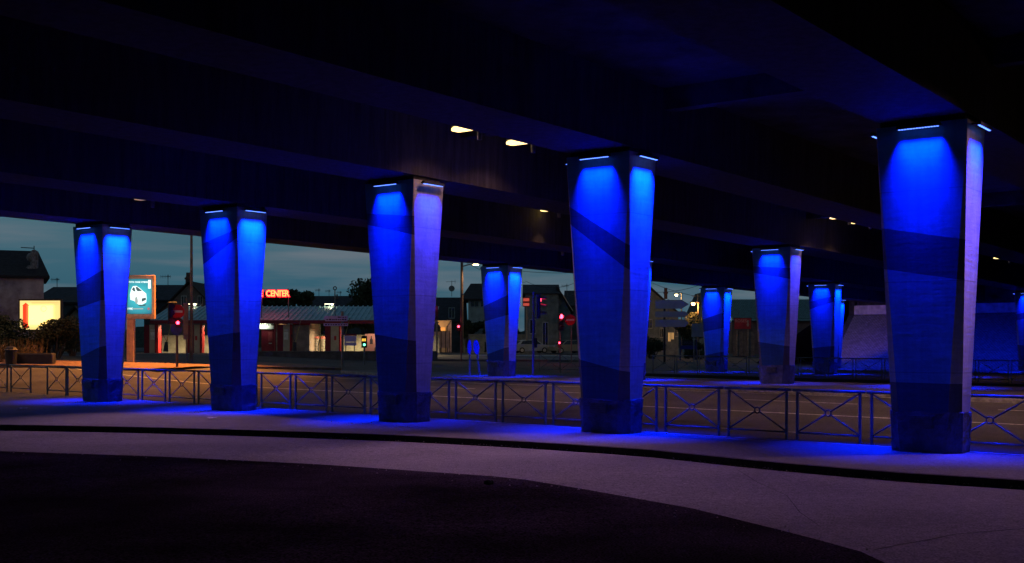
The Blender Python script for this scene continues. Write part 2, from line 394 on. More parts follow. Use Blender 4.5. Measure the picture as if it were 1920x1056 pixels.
# ------------------------------------------------------------------ pillars
M_PLINTH = mat('rough_plinth', (.10, .11, .14), .95, .5, 3, 1.0, col2=(.06, .065, .085))
M_GRILL = mat('vent_metal', (.12, .12, .12), .6, .3, 8, .2, metal=.4)
M_LEDB = mat('lamp_housing', (.05, .05, .05), .5, .2, 8)
M_LEDE = emis('led_diode', (.10, .22, 1.0), 3.5)
M_CAP = mat('bearing_pad', (.05, .048, .045), .9, .4, 4)
def band_mat(i, l1, l2, l3):
    m = bpy.data.materials.new('painted_concrete.%03d' % i); m.use_nodes = True; t = m.node_tree; n = t.nodes; b = n['Principled BSDF']; L = t.links.new
    b.inputs['Roughness'].default_value = .62; b.inputs['Specular IOR Level'].default_value = .3
    c = n.new('ShaderNodeTexCoord'); s = n.new('ShaderNodeSeparateXYZ'); L(c.outputs['Object'], s.inputs[0])
    def M(op, x, y, z=None):
        q = n.new('ShaderNodeMath'); q.operation = op
        for k, w in enumerate((x, y, z)):
            if w is None: continue
            if isinstance(w, (int, float)): q.inputs[k].default_value = w
            else: L(w, q.inputs[k])
        return q.outputs[0]
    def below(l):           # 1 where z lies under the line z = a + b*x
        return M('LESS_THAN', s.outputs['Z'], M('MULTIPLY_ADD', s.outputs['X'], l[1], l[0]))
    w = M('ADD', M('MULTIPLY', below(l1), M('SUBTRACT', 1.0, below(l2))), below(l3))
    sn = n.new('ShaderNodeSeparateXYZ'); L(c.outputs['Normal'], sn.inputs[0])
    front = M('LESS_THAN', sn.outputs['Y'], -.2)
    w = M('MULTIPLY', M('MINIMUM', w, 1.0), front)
    z = n.new('ShaderNodeTexNoise'); z.inputs['Scale'].default_value = 1.7; z.inputs['Detail'].default_value = 9; z.inputs['Roughness'].default_value = .6
    L(c.outputs['Object'], z.inputs[0])
    z2 = n.new('ShaderNodeTexNoise'); z2.inputs['Scale'].default_value = 16; z2.inputs['Detail'].default_value = 5; L(c.outputs['Object'], z2.inputs[0])
    mp3 = n.new('ShaderNodeMapping'); mp3.inputs['Scale'].default_value = (7, 7, .5); L(c.outputs['Object'], mp3.inputs[0])
    z3 = n.new('ShaderNodeTexNoise'); z3.inputs['Scale'].default_value = 1.3; z3.inputs['Detail'].default_value = 8; L(mp3.outputs[0], z3.inputs[0])
    mp4 = n.new('ShaderNodeMapping'); mp4.inputs['Scale'].default_value = (1, 1, 9); L(c.outputs['Object'], mp4.inputs[0])
    z4 = n.new('ShaderNodeTexNoise'); z4.inputs['Scale'].default_value = 1.6; z4.inputs['Detail'].default_value = 6; L(mp4.outputs[0], z4.inputs[0])
    vo = n.new('ShaderNodeTexVoronoi'); vo.inputs['Scale'].default_value = 9; L(c.outputs['Object'], vo.inputs[0])
    pore = M('MULTIPLY_ADD', M('LESS_THAN', vo.outputs['Distance'], .07), -.35, 1.0)
    k = M('MULTIPLY_ADD', z.outputs[0], .9, .45); k = M('MULTIPLY', k, M('MULTIPLY_ADD', z2.outputs[0], .35, .85)); k = M('MULTIPLY', k, M('MULTIPLY_ADD', z3.outputs[0], .6, .7)); k = M('MULTIPLY', k, M('MULTIPLY_ADD', z4.outputs[0], .5, .75)); k = M('MULTIPLY', k, pore)
    # day joints of the formwork every 1.6 m
    fr = M('FRACT', M('MULTIPLY_ADD', s.outputs['Z'], .6, .13), 0); j = M('LESS_THAN', fr, .012); k = M('MULTIPLY', k, M('MULTIPLY_ADD', j, -.3, 1.0))
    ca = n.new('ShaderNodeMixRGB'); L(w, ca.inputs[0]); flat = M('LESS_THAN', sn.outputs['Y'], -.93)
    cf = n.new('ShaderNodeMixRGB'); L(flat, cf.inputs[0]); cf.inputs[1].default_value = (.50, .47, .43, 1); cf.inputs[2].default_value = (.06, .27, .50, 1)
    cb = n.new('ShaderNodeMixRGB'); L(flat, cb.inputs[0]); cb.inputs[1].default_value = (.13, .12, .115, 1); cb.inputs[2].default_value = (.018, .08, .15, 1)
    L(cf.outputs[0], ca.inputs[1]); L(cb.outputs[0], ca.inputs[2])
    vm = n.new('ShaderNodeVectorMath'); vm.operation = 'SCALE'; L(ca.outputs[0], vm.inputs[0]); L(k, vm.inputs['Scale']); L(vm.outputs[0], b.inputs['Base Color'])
    bp = n.new('ShaderNodeBump'); bp.inputs['Strength'].default_value = .4; bp.inputs['Distance'].default_value = .009
    L(M('ADD', z2.outputs[0], z4.outputs[0]), bp.inputs['Height']); L(bp.outputs[0], b.inputs['Normal'])
    return m

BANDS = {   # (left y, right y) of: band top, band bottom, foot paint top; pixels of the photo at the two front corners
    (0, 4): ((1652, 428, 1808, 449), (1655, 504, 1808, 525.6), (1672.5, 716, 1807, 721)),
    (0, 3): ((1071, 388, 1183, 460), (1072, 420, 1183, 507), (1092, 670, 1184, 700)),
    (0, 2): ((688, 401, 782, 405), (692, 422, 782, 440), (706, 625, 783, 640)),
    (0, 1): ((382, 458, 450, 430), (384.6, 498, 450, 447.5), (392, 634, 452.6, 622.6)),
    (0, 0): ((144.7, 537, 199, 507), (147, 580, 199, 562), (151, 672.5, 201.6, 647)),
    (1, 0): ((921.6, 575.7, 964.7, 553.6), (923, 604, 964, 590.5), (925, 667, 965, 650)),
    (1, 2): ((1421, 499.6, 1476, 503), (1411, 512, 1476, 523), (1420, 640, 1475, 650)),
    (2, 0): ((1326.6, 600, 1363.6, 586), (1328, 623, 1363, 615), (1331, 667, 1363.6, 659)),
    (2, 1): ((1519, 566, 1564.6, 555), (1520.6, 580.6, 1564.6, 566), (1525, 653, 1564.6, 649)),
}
ROWN = ['front row', 'second row', 'third row', 'last row']
def pillar(r, g, label):
    vc = V0+ROWV[r]+(DV[g] if r == 0 else 0); uc = GU[g]
    zb = T(uc, vc); H = soff(g, vc)-zb
    base = UV(uc, vc, zb)
    o = thing('bridge_pillar', label, 'pillar', base, -TH, 'blue-lit bridge pillars')
    # band lines in the pillar's own x,z
    ls = []
    if (r, g) in BANDS:
        for (x0, y0, x1, y1) in BANDS[(r, g)]:
            xa, xb = -.76, .76; za = zb2 = 0
            for k, (py, xl) in enumerate(((y0, xa), (y1, xb))):
                p = UV(uc+xl, vc-.5); z = PZ(py, p.y)-zb
                if k == 0: za = z
                else: zb2 = z
            ls.append(((za+zb2)/2, (zb2-za)/(xb-xa)))
    else:
        s = random.uniform(-.25, .25); ls = [(4.0, s), (3.6, s*1.2), (1.7, -.1)]
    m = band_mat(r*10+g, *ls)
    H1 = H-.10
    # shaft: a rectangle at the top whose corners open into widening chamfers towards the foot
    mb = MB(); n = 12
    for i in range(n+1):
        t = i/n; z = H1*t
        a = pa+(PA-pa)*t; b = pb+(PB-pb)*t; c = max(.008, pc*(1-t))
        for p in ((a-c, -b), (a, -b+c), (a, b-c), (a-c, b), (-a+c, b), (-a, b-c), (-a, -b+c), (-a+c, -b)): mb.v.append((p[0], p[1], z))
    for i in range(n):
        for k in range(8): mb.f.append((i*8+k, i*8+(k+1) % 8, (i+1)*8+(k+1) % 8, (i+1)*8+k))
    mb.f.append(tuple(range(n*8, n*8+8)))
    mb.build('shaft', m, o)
    MB().box(-PA+.06, PA-.06, -PB+.06, PB-.06, H1, H).build('bearing_pad', M_CAP, o)
    # rough plinth
    mb = MB(); hp = .74; e_ = .022; ns = 9
    for i in range(ns+1):
        t = i/ns; z = hp*t-.04*(1-t); q = z/H1
        a = pa+(PA-pa)*q+e_; b = pb+(PB-pb)*q+e_; c = pc*(1-q)
        ring = [(a-c, -b), (a, -b+c), (a, b-c), (a-c, b), (-a+c, b), (-a, b-c), (-a, -b+c), (-a+c, -b)]
        pts = []
        for k in range(8):
            p, w = ring[k], ring[(k+1) % 8]
            for s_ in range(6): pts.append((p[0]+(w[0]-p[0])*s_/6, p[1]+(w[1]-p[1])*s_/6))
        for (x, y) in pts:
            f = 1+random.uniform(-.009, .012)
            mb.v.append((x*f, y*f, z+(random.uniform(-.03, .02) if i == ns else 0)))
    m_ = 48
    for i in range(ns):
        for k in range(m_): mb.f.append((i*m_+k, i*m_+(k+1) % m_, (i+1)*m_+(k+1) % m_, (i+1)*m_+k))
    mb.f.append(tuple(range(ns*m_, ns*m_+m_)))
    mb.build('plinth', M_PLINTH, o)
    # louvred vent on the street side of the plinth
    y = -pb-e_-.045; MB().box(-.22, .20, y-.03, y+.05, .44, .67).build('vent_frame', M_GRILL, o)
    mb = MB()
    for k in range(5): mb.box(-.20, .18, y-.055, y-.032, .462+k*.04, .482+k*.04)
    mb.build('vent_louvre', M_GRILL, o)
    # a LED bar on each side, shining down the face
    off = .14
    for k, (nx, ny, fw) in enumerate(((0, -1, PB), (1, 0, PA), (0, 1, PB), (-1, 0, PA))):
        L_ = .37 if k in (0, 2) else .36
        rz = math.atan2(nx, -ny)
        Mx = Matrix.Rotation(rz, 4, 'Z')
        d = fw+off
        z = H1-.10
        mbk = MB().bbox(-L_-.03, L_+.03, -d-.045, -d+.045, z, z+.07, .015, Mx)
        for sx in (-L_+.08, L_-.08): mbk.box(sx-.02, sx+.02, -d, -fw+.03, z+.03, z+.05, Mx)
        lb = mbk.build('light_bar', M_LEDB, o)
        mbl = MB()
        for q in range(14):
            x = -L_+2*L_*(q+.5)/14; mbl.box(x-.016, x+.016, -d-.018, -d+.018, z-.010, z+.005, Mx)
        mbl.build('diode', M_LEDE, lb)
        flat_ = k in (0, 2)
        tilt = math.radians(14.5 if flat_ else 6.5); kk = (K_FRONT if flat_ else K_SIDE)*(1.0 if r == 0 else .9); sp_ = 50 if flat_ else 56
        if k == 1: kk *= {(0, 2): .3, (0, 4): .65, (1, 2): .25}.get((r, g), 1.0)
        if r == 3 and k == 2: tilt, kk, sp_ = math.radians(-25), kk*6, 150
        lo = area('led_light', Mx@Vector((0, -d, z-.02)), 2*L_ if flat_ else 2*L_, kk, BLUE, o, (0, 0, 0), math.radians(sp_), .05)
        lo.rotation_euler = (Mx@Matrix.Rotation(tilt, 4, 'X')).to_euler()
    if r == 0: area('led_spill', (0, -PB-.2, H1-.2), .7, 16, (0, .02, 1.), o, (math.radians(-38), 0, 0), 2.4, .05)
    return o
PL = {
 (0, 4): 'largest blue-lit tapering pillar, nearest the camera at the right',
 (0, 3): 'blue-lit front pillar whose painted band slopes steeply down to the right',
 (0, 2): 'blue-lit front pillar with a pale violet right side, near the two deck lamps',
 (0, 1): 'blue-lit front pillar between the illuminated car poster and the red neon letters',
 (0, 0): 'leftmost blue-lit pillar, in front of the car poster',
 (1, 0): 'slim blue-lit pillar standing beside the two signs on poles, left of the traffic light',
 (1, 1): 'blue-lit pillar almost wholly hidden behind the steep-banded front pillar',
 (1, 2): 'blue-lit pillar on the median island with a violet right side',
 (1, 3): 'blue-lit median pillar hidden behind the largest pillar',
 (2, 0): 'small far blue-lit pillar right of the three direction arrows, behind the far barriers',
 (2, 1): 'small far blue-lit pillar left of the sloping stone bank, behind the far barriers',
 (2, 2): 'third row blue-lit pillar hidden behind the largest pillar',
 (3, 0): 'narrowest far blue-lit pillar right beside the sloping stone bank',
 (3, 1): 'last row blue-lit pillar hidden behind the largest pillar',
 (3, 2): 'last row blue-lit pillar cut by the right edge of the photo',
}
for (r, g), lab in PL.items(): pillar(r, g, lab)

# ------------------------------------------------------------------ abutment at the far end
M_COB = None
def cobble():
    m = bpy.data.materials.new('stone_bank'); m.use_nodes = True; t = m.node_tree; n = t.nodes; b = n['Principled BSDF']; L = t.links.new
    c = n.new('ShaderNodeTexCoord'); mpn = n.new('ShaderNodeMapping'); mpn.inputs['Rotation'].default_value = (0, 0, TH); L(c.outputs['Object'], mpn.inputs[0])
    br = n.new('ShaderNodeTexBrick'); L(mpn.outputs[0], br.inputs[0]); br.inputs['Scale'].default_value = 2.2
    br.inputs['Color1'].default_value = (.42, .39, .35, 1); br.inputs['Color2'].default_value = (.30, .28, .25, 1); br.inputs['Mortar'].default_value = (.12, .11, .10, 1); br.inputs['Mortar Size'].default_value = .035
    z = n.new('ShaderNodeTexNoise'); z.inputs['Scale'].default_value = 3; z.inputs['Detail'].default_value = 8; L(c.outputs['Object'], z.inputs[0])
    mx_ = n.new('ShaderNodeMixRGB'); mx_.blend_type = 'MULTIPLY'; mx_.inputs[0].default_value = .7; L(br.outputs[0], mx_.inputs[1]); L(z.outputs[0], mx_.inputs[2]); L(mx_.outputs[0], b.inputs['Base Color'])
    b.inputs['Roughness'].default_value = .9
    bp = n.new('ShaderNodeBump'); bp.inputs['Distance'].default_value = .05; L(br.outputs['Fac'], bp.inputs['Height']); bp.invert = True; L(bp.outputs[0], b.inputs['Normal'])
    return m
ab = thing('abutment', 'sloping stone bank and pale bearing beam at the far end of the bridge', 'abutment')
ua, ub = -36.3, 9.
mb = MB(); P = []
for u in frange(ua, ub, 3): P.append((u,))
for (u,) in P:
    for v, z in ((90.2, -.2), (96.0, 4.35), (97.4, 4.35), (97.4, -.2)): mb.v.append(tuple(UV(u, v, z)))
for i in range(len(P)-1):
    for k in range(4): mb.f.append((i*4+k, (i+1)*4+k, (i+1)*4+(k+1) % 4, i*4+(k+1) % 4))
mb.f += [(0, 1, 2, 3)]; o = (len(P)-1)*4; mb.f += [(o+3, o+2, o+1, o)]
mb.build('stone_slope', cobble(), ab)
MW = Matrix(((CT, ST, 0, 0), (-ST, CT, 0, 0), (0, 0, 1, 0), (0, 0, 0, 1)))   # from u,v,z to the world
M_PALE = mat('pale_concrete', (.55, .52, .47), .8, .3, 1.5, .2)
MB().box(ua, ub, 96.0, 97.3, 4.4, 5.16, MW).build('bearing_beam', M_PALE, ab)
MB().box(ua, ub, 96.7, 97.6, 5.16, 7.2, MW).build('back_wall', M_CONC, ab)
MB().prism([(90.0, -.3), (96.1, 4.4), (96.1, 7.0), (98, 7.0), (98, -.3)], -ua, -ua+.5, MW@Matrix(((0, -1, 0, 0), (1, 0, 0, 0), (0, 0, 1, 0), (0, 0, 0, 1)))).build('wing_wall', M_CONC, ab)
# unseen bank added behind the camera, keeping sky light off the pillars
nb_ = thing('abutment', 'unseen bank added behind the camera to block sky light', 'abutment')
MB().prism([(-24, -.3), (-24, .8), (-29, 7.2), (-31, 7.9), (-31, -.3)], -40, 46, MW@Matrix(((0, -1, 0, 0), (1, 0, 0, 0), (0, 0, 1, 0), (0, 0, 0, 1)))).build('sky_block_slope', M_CONC, nb_)
# embankment ground behind
tag(MB().add([UV(ua, 97.5, 6.6), UV(60, 97.5, 6.6), UV(60, 200, 6.6), UV(ua, 200, 6.6), UV(ua-10, 97.5, 0), UV(ua-10, 200, 0)], [(0, 1, 2, 3), (0, 3, 5, 4)]).build('embankment', mat('bank_grass', (.05, .06, .03), .9, .4, 2, .3)), kind='structure')

# ------------------------------------------------------------------ lamps hung under the deck
M_LAMP = emis('lamp_glass_warm', (1., .66, .24), 3.2)
M_LAMPD = emis('lamp_glass_dim', (1., .62, .3), .35)
M_LBODY = mat('lamp_body', (.22, .21, .19), .5, .3, 5, metal=.3)
def deck_lamp(u, v, z, label, power, tilt=0., ang=1.25, throw=0., aim=(0, -6, -7)):
    col = WARM
    o = thing('deck_lamp', label, 'lamp', UV(u, v, z), -TH, 'lamps hung under the bridge deck')
    b = MB().bbox(-.36, .36, -.14, .14, 0, .12, .03).build('lamp_housing', M_LBODY, o)
    MB().bbox(-.36, .36, -.15, .15, -.10, -.002, .04).build('lamp_glass', M_LAMP if power > 70 else M_LAMPD, b)
    MB().tube((.42, 0, -.38), (.42, 0, .02), .06, n=10).build('ballast_tube', M_LBODY, o)
    MB().path([(.42, 0, .02), (.42, 0, .3), (.1, 0, .32)], .02).build('arm', M_LBODY, o)
    hz = top(v)-z
    MB().tube((0, 0, .12), (0, 0, hz), .02, n=6).build('hanger', M_LBODY, o)
    if power:
        spot('lamp_light', (0, 0, -.10), power, col, o, (math.radians(tilt), 0, 0), ang, .5, .12)
    if throw: spot('lamp_throw', (0, -.05, -.12), throw, LANEC, o, Vector(aim).to_track_quat('-Z', 'Y').to_euler(), 1.15, .9, .12)
    return o
LANEC = (.80, .41, .68)
DL = 260.
deck_lamp(-17.7, 21.6, 7.2, 'brighter left one of the two warm lamps glowing under the deck near the violet-sided pillar', DL*.5, 0, 2.45, DL*12, (5.6, -5.2, -7.2))
deck_lamp(-17.8, 23.9, 7.2, 'right one of the two warm lamps glowing under the deck near the violet-sided pillar', DL*.5, 0, 2.45)
deck_lamp(-17.7, 45.2, 7.1, 'left of two distant warm lamps under the deck above the median pillar', DL*.9, 0, 2.1)
deck_lamp(-17.7, 47.5, 7.1, 'right of two distant warm lamps under the deck above the median pillar', DL*1.0, 0, 2.1)
deck_lamp(-16.6, 65.1, 6.6, 'small warm lamp under the deck right of the largest pillar', DL, 0, 2.1)
deck_lamp(-29.3, 41.9, 6.2, 'faint tiny warm lamp under the deck left of the steep-banded pillar', DL*.7, 0, 2.0)
deck_lamp(-31.2, 22.2, 6.6, 'unlit looking lamp under the deck above the leftmost pillars', DL*.1, 0, 2.0, DL*15, (10, -7.2, -6.8))
deck_lamp(-3.3, 24.5, 7.0, 'warm deck lamp just outside the frame right of the largest pillar', DL*.3, 0, 2.1, DL*7, (-3.5, -8.5, -7.2))
deck_lamp(-29.5, 34.0, 7.0, 'unseen lamp added to brighten the main road, hidden by the girders at the left', DL*5, 0, 2.2)  # this and the next two are added out of sight to brighten the road
deck_lamp(-22.4, 36.0, 7.4, 'unseen lamp added to brighten the main road, hidden by the girders in the middle', DL*5, 0, 2.2)
deck_lamp(-10.0, 34.0, 7.0, 'unseen lamp added to brighten the main road, hidden behind the largest pillar', DL*9, 0, 2.2)
deck_lamp(-3.4, 46.0, 7.0, 'warm deck lamp over the median, right of the frame', DL, 0, 2.1)
ABL = deck_lamp(-34.9, 87.2, 5.55, 'warm lamp under the deck lighting the sloping stone bank', 0)
spot('lamp_light', (0, 0, -.2), DL*1.2, (1., .45, .25), ABL, (math.radians(74), 0, math.radians(4)), 1.35, .5, .1)
deck_lamp(-4.6, 46.0, 7.1, 'warm deck lamp over the median, right of the frame', DL)
deck_lamp(-25.4, 36.0, 7.1, 'lamp added to brighten the main road behind the front girders', DL*.6)  # also added to brighten the road

# ------------------------------------------------------------------ cross-braced barriers
M_BAR = mat('barrier_paint', (.16, .17, .19), .42, .3, 6, .1, metal=.3, spec=.5)
def barrier_mesh_parts(o, w, h=1.0, lw=.9):
    y = 0
    for s in (0, 1):
        x = .0 if s == 0 else w
        MB().box(x-.022, x+.022, -.022, .022, -.03, h-.02).build('post', M_BAR, o)
    MB().tube((-.1, 0, h), (w+.1, 0, h), .03, n=10).build('top_rail', M_BAR, o, True)
    MB().tube((.0, 0, .17), (w, 0, .17), .018, n=8).build('bottom_rail', M_BAR, o, True)
    cx, cz = w/2, (h+.17)/2-.01; R = .062
    for (x0, z0, x1, z1) in ((.02, h-.04, w-.02, .19), (.02, .19, w-.02, h-.04)):
        mb = MB(); d = Vector((x1-x0, 0, z1-z0)).normalized(); c = Vector((cx, 0, cz))
        mb.tube((x0, 0, z0), c-d*R, .017, n=8); mb.tube(c+d*R, (x1, 0, z1), .017, n=8)
        mb.build('cross_bar', M_BAR, o, True)
    MB().torus((cx, 0, cz), R, .016).build('ring', M_BAR, o, True)
def ucol(u, VFn, drop):      # world base of a barrier post
    v = VFn(u); return UV(u, v, T(u, v)+drop)
def place_between(o, ua_, ub_, VFn, drop, w):
    A, B = ucol(ua_, VFn, drop), ucol(ub_, VFn, drop); d = B-A
    o.location = A; o.rotation_euler = (0, -math.atan2(d.z, d.xy.length), math.atan2(d.y, d.x)); o.scale = (d.length/w, 1, 1)
names_gap = ['left of the leftmost pillar', 'between the leftmost and second front pillars', 'between the second and the violet-sided front pillars',
             'between the violet-sided and steep-banded front pillars', 'between the steep-banded and the largest pillars', 'right of the largest pillar']
spans = []
k = 0
for k in range(-7, 19):
    b = -8.275-1.575*k; spans.append((b-1.575+.12, b-.12))
spans.append((-39.5, -38.2)); spans.append((-42.2, -40.72)); spans.append((-43.95, -42.5))
per = {}
for a, b in spans:
    c = (a+b)/2; gi = sum(1 for g in GU[:5] if c > g); per.setdefault(gi, []).append((a, b))
protoA = thing('metal_barrier', 'x', 'barrier'); barrier_mesh_parts(protoA, 1.335, 1.04); first = True
ORD = ['first', 'second', 'third', 'fourth', 'fifth', 'sixth', 'seventh', 'eighth', 'ninth', 'tenth', 'eleventh', 'twelfth', 'thirteenth', 'fourteenth']
def put(proto, used, a, b, VFn, drop, w, label, group):
    o = proto if not used else copy_tree(proto)
    place_between(o, a, b, VFn, drop, w); tag(o, label, 'barrier', group); return o
used = False
for gi in sorted(per):
    L_ = sorted(per[gi])
    for i, (a, b) in enumerate(L_):
        put(protoA, used, a, b, VF, -.01, 1.335, '%s cross-braced barrier from the left %s' % (ORD[i], names_gap[gi]), 'front barriers along the near pavement'); used = True
# rail-only link at the left
o = thing('handrail', 'plain rail without cross bars at the far left of the front barriers', 'rail'); A, B = ucol(-40.7, VF, .99), ucol(-39.5, VF, .99)
MB().tube(A, B, .028, n=8).build('top_rail', M_BAR, o)
# third row barriers
VC = lambda u: KC(u)+1.3
pxs = [1222, 1267, 1309.6, 1355, 1401.8, 1449, 1499, 1550, 1602, 1656, 1712, 1771, 1832, 1894, 1958]
def u_at(px, VFn):
    lo, hi = -80., 20.
    for _ in range(50):
        m_ = (lo+hi)/2; p = UV(m_, VFn(m_))
        if 960+F*p.x/p.y < px: lo = m_
        else: hi = m_
    return lo
uu = [u_at(x, VC) for x in pxs]
protoC = thing('metal_barrier', 'x', 'barrier'); barrier_mesh_parts(protoC, 1.9, 1.06)
for i in range(len(uu)-1):
    gap = (uu[i+1]-uu[i])*.05
    o = put(protoC, i > 0, uu[i]+gap, uu[i+1]-gap, VC, .03, 1.9, '%s barrier from the left along the far pavement' % ORD[i], 'far barriers on the far pavement')
# two barriers by the far crossing
VM = lambda u: 62.+.75*(u+48)
def far_barrier(px0, px1, yb, label, used, proto, Z):
    o = proto if not used else copy_tree(proto)
    A = Vector((PX(px0, Z), Z, PZ(yb, Z))); w = PX(px1, Z)-PX(px0, Z)
    o.location = A; o.rotation_euler = (0, 0, 0); o.scale = (w/1.9, 1, 1); tag(o, label, 'barrier', 'barriers at the far crossing'); return o
protoM = thing('metal_barrier', 'x', 'barrier'); barrier_mesh_parts(protoM, 1.9, 1.05)
ZB = 66
far_barrier(1011, 1049, 698, 'left dim barrier at the far crossing behind the side-on traffic light', False, protoM, ZB)
far_barrier(1051, 1090, 699, 'right dim barrier at the far crossing under the no entry sign', True, protoM, ZB)


# ------------------------------------------------------------------ background: houses
M_TILE = mat('roof_tiles', (.040, .030, .030), .85, .5, 3, .5, stretch=(1, 1, 6))
M_TILEG = mat('roof_tiles_grey', (.045, .045, .052), .85, .5, 3, .5, stretch=(1, 1, 6))
M_WALLP = mat('render_pale', (.36, .30, .27), .9, .35, 1.2, .2)
M_WALLG = mat('render_grey', (.17, .19, .19), .9, .3, 1.2, .2)
M_WALLW = mat('render_white', (.42, .42, .38), .9, .25, 1.2, .2)
M_WALLD = mat('render_dark', (.07, .075, .08), .9, .3, 1.2, .2)
M_FRAME = mat('window_frame', (.40, .39, .36), .6, .2, 5)
M_GLASS = mat('window_glass', (.015, .02, .03), .15, .3, 2, spec=.6)
M_SHUT = mat('shutter', (.05, .05, .055), .7, .3, 6)
M_WLIT = emis('lit_window', (1.0, .55, .18), .55)
M_BRICK = mat('chimney_brick', (.16, .09, .075), .9, .4, 7, .4)
M_AERIAL = mat('aerial_metal', (.08, .09, .09), .5, .2, 5, metal=.5)
M_POLE = mat('galvanised_pole', (.22, .21, .20), .5, .3, 4, metal=.4)

def loc_at(px, Z, z=None):
    x = PX(px, Z); return Vector((x, Z, TW(x, Z)-.02 if z is None else z))
def house(label, x0, x1, Z, yeave, yridge, depth=9., wm=None, rm=None, gable=False, wins=(), chims=(), rz=0., hip=0., over=.35, aerials=(), group=None, name='house'):
    """x0,x1: front wall in photo columns at depth Z, ridge parallel to the front unless gable"""
    wm = wm or M_WALLG; rm = rm or M_TILE
    xa, xb = PX(x0, Z), PX(x1, Z); xc = (xa+xb)/2; w = xb-xa
    zb = min(TW(xa, Z), TW(xb, Z), TW(xa, Z+depth), TW(xb, Z+depth))-.3
    o = thing(name, label, 'house', (xc, Z, zb), rz, group)
    ze = PZ(yeave, Z)-zb; h = w/2
    if gable:
        zr = PZ(yridge, Z)-zb
        MB().prism([(-h, 0), (h, 0), (h, ze), (0, zr-.12), (-h, ze)], 0, depth).build('wall', wm, o)
        mb = MB(); sl = (zr-ze)/h
        for s in (-1, 1):
            A = [(s*(h+over), ze-over*sl), (0, zr), (0, zr+.16), (s*(h+over), ze-over*sl+.16)]
            mb.prism(A, -over, depth+over)
        rf = mb.build('roof', rm, o)
    else:
        zr = PZ(yridge, Z+depth/2)-zb
        MB().box(-h, h, 0, depth, 0, ze).build('wall', wm, o)
        d2 = depth/2; hp = hip*w
        v = [(-h-over, -over, ze), (h+over, -over, ze), (h+over, depth+over, ze), (-h-over, depth+over, ze), (-h-over+hp, d2, zr), (h+over-hp, d2, zr)]
        v2 = [(a, b, c+.14) for a, b, c in v]
        rf = MB().add(v+v2, [(0, 3, 2, 1), (6, 7, 11, 10), (8, 9, 10, 11), (7, 8, 11), (9, 6, 10), (0, 1, 7, 6), (1, 2, 8, 7), (2, 3, 9, 8), (3, 0, 6, 9)]).build('roof', rm, o)
    for (cx, yt, yb, cw) in chims:
        x = PX(cx, Z)-xc; zt = PZ(yt, Z)-zb; zl = PZ(yb, Z)-zb; q = cw/F*Z/2; yy = 1.2 if gable else depth*.42
        c = MB().bbox(x-q, x+q, yy-q*.8, yy+q*.8, zl, zt, .04).box(x-q-.06, x+q+.06, yy-q*.8-.06, yy+q*.8+.06, zt-.28, zt-.12).build('chimney', M_BRICK, rf)
        for s in (-.45, .45): MB().tube((x+s*q, yy, zt), (x+s*q, yy, zt+.35), .11, .09, 8).build('chimney_pot', M_BRICK, c)
    for (wx0, wy0, wx1, wy1, lit) in wins:
        a, b = PX(wx0, Z)-xc, PX(wx1, Z)-xc; t, c = PZ(wy0, Z)-zb, PZ(wy1, Z)-zb
        f = MB().box(a-.06, b+.06, -.05, -.003, t, t+.08).box(a-.06, b+.06, -.10, -.003, c-.1, c).box(a-.06, a, -.05, -.003, c, t).box(b, b+.06, -.05, -.003, c, t).box((a+b)/2-.025, (a+b)/2+.025, -.045, -.003, c, t).build('window', M_FRAME, o)
        MB().box(a, b, -.02, -.006, c, t).build('pane', M_WLIT if lit else M_GLASS, f)
    return o
def aerial(px, ytop, ybase, Z, label, wpx=14, dish=False):
    z0, z1 = PZ(ybase, Z), PZ(ytop, Z); w = wpx/F*Z; o = thing('roof_aerial', label, 'aerial', (PX(px, Z), Z, z0), 0, 'aerials on the roofs')
    h = z1-z0; MB().tube((0, 0, -.3), (0, 0, h), .03, n=6).build('mast', M_AERIAL, o)
    mb = MB().tube((-w*.75, 0, h*.82), (w*.25, 0, h*.86), .02, n=5)
    for k in range(7):
        x = -w*.75+w*k/6; mb.tube((x, -.25, h*.82), (x, .25, h*.83), .012, n=4); mb.tube((x, 0, h*.82-.16), (x, 0, h*.82+.16), .012, n=4)
    mb.build('antenna', M_AERIAL, o); return o

house('pale rendered house with peeling ivy marks at the far left edge', -50, 77, 74, 521, 474, 7, mat('render_stained', (.55, .43, .43), .9, .3, .55, .2, col2=(.16, .09, .10)), M_TILE, hip=.14, rz=.41)
o = thing('chimney_stack', 'tall ivy-clad round chimney on the leftmost roof', 'chimney', (PX(61, 75.5), 75.5, PZ(522, 75.5)))
MB().tube((.12, 0, -.2), (.12, 0, 1.72), .25, .24, 10).ball((-.08, -.05, 1.35), .30).ball((-.12, -.08, .55), .30).ball((.1, 0, 1.6), .26).build('stack', mat('ivy_stack', (.30, .24, .22), .9, .5, 6, .6, col2=(.10, .07, .07)), o)
MB().tube((-.75, 0, 2.0), (.1, 0, 1.95), .03, n=5).tube((.1, 0, 1.8), (.1, 0, 2.1), .03, n=5).build('aerial', M_AERIAL, o)
house('low dark terrace roof behind the yellow lit panel', 70, 150, 104, 566, 541, 9, M_WALLD, M_TILEG, chims=((130, 531, 545, 9),), wins=((82, 572, 90, 584, 0), (104, 572, 112, 584, 0)))
aerial(107, 521, 541, 105, 'aerial on the low terrace roof above the yellow lit panel')
house('brown boarded house behind the bushes, left of the leftmost pillar', 112, 170, 92, 570, 556, 7, M_WALLD, M_TILE)
house('small pale gable behind the bushes beside the leftmost pillar', 112, 172, 86, 612, 577, 6, mat('gable_cream', (.42, .36, .24), .9, .2, 2), M_TILE, True)
house('wide dark-roofed house right of the car poster', 270, 352, 112, 565, 537, 10, M_WALLD, M_TILEG, aerials=())
aerial(315, 515, 537, 113, 'aerial right of the car poster', 18)
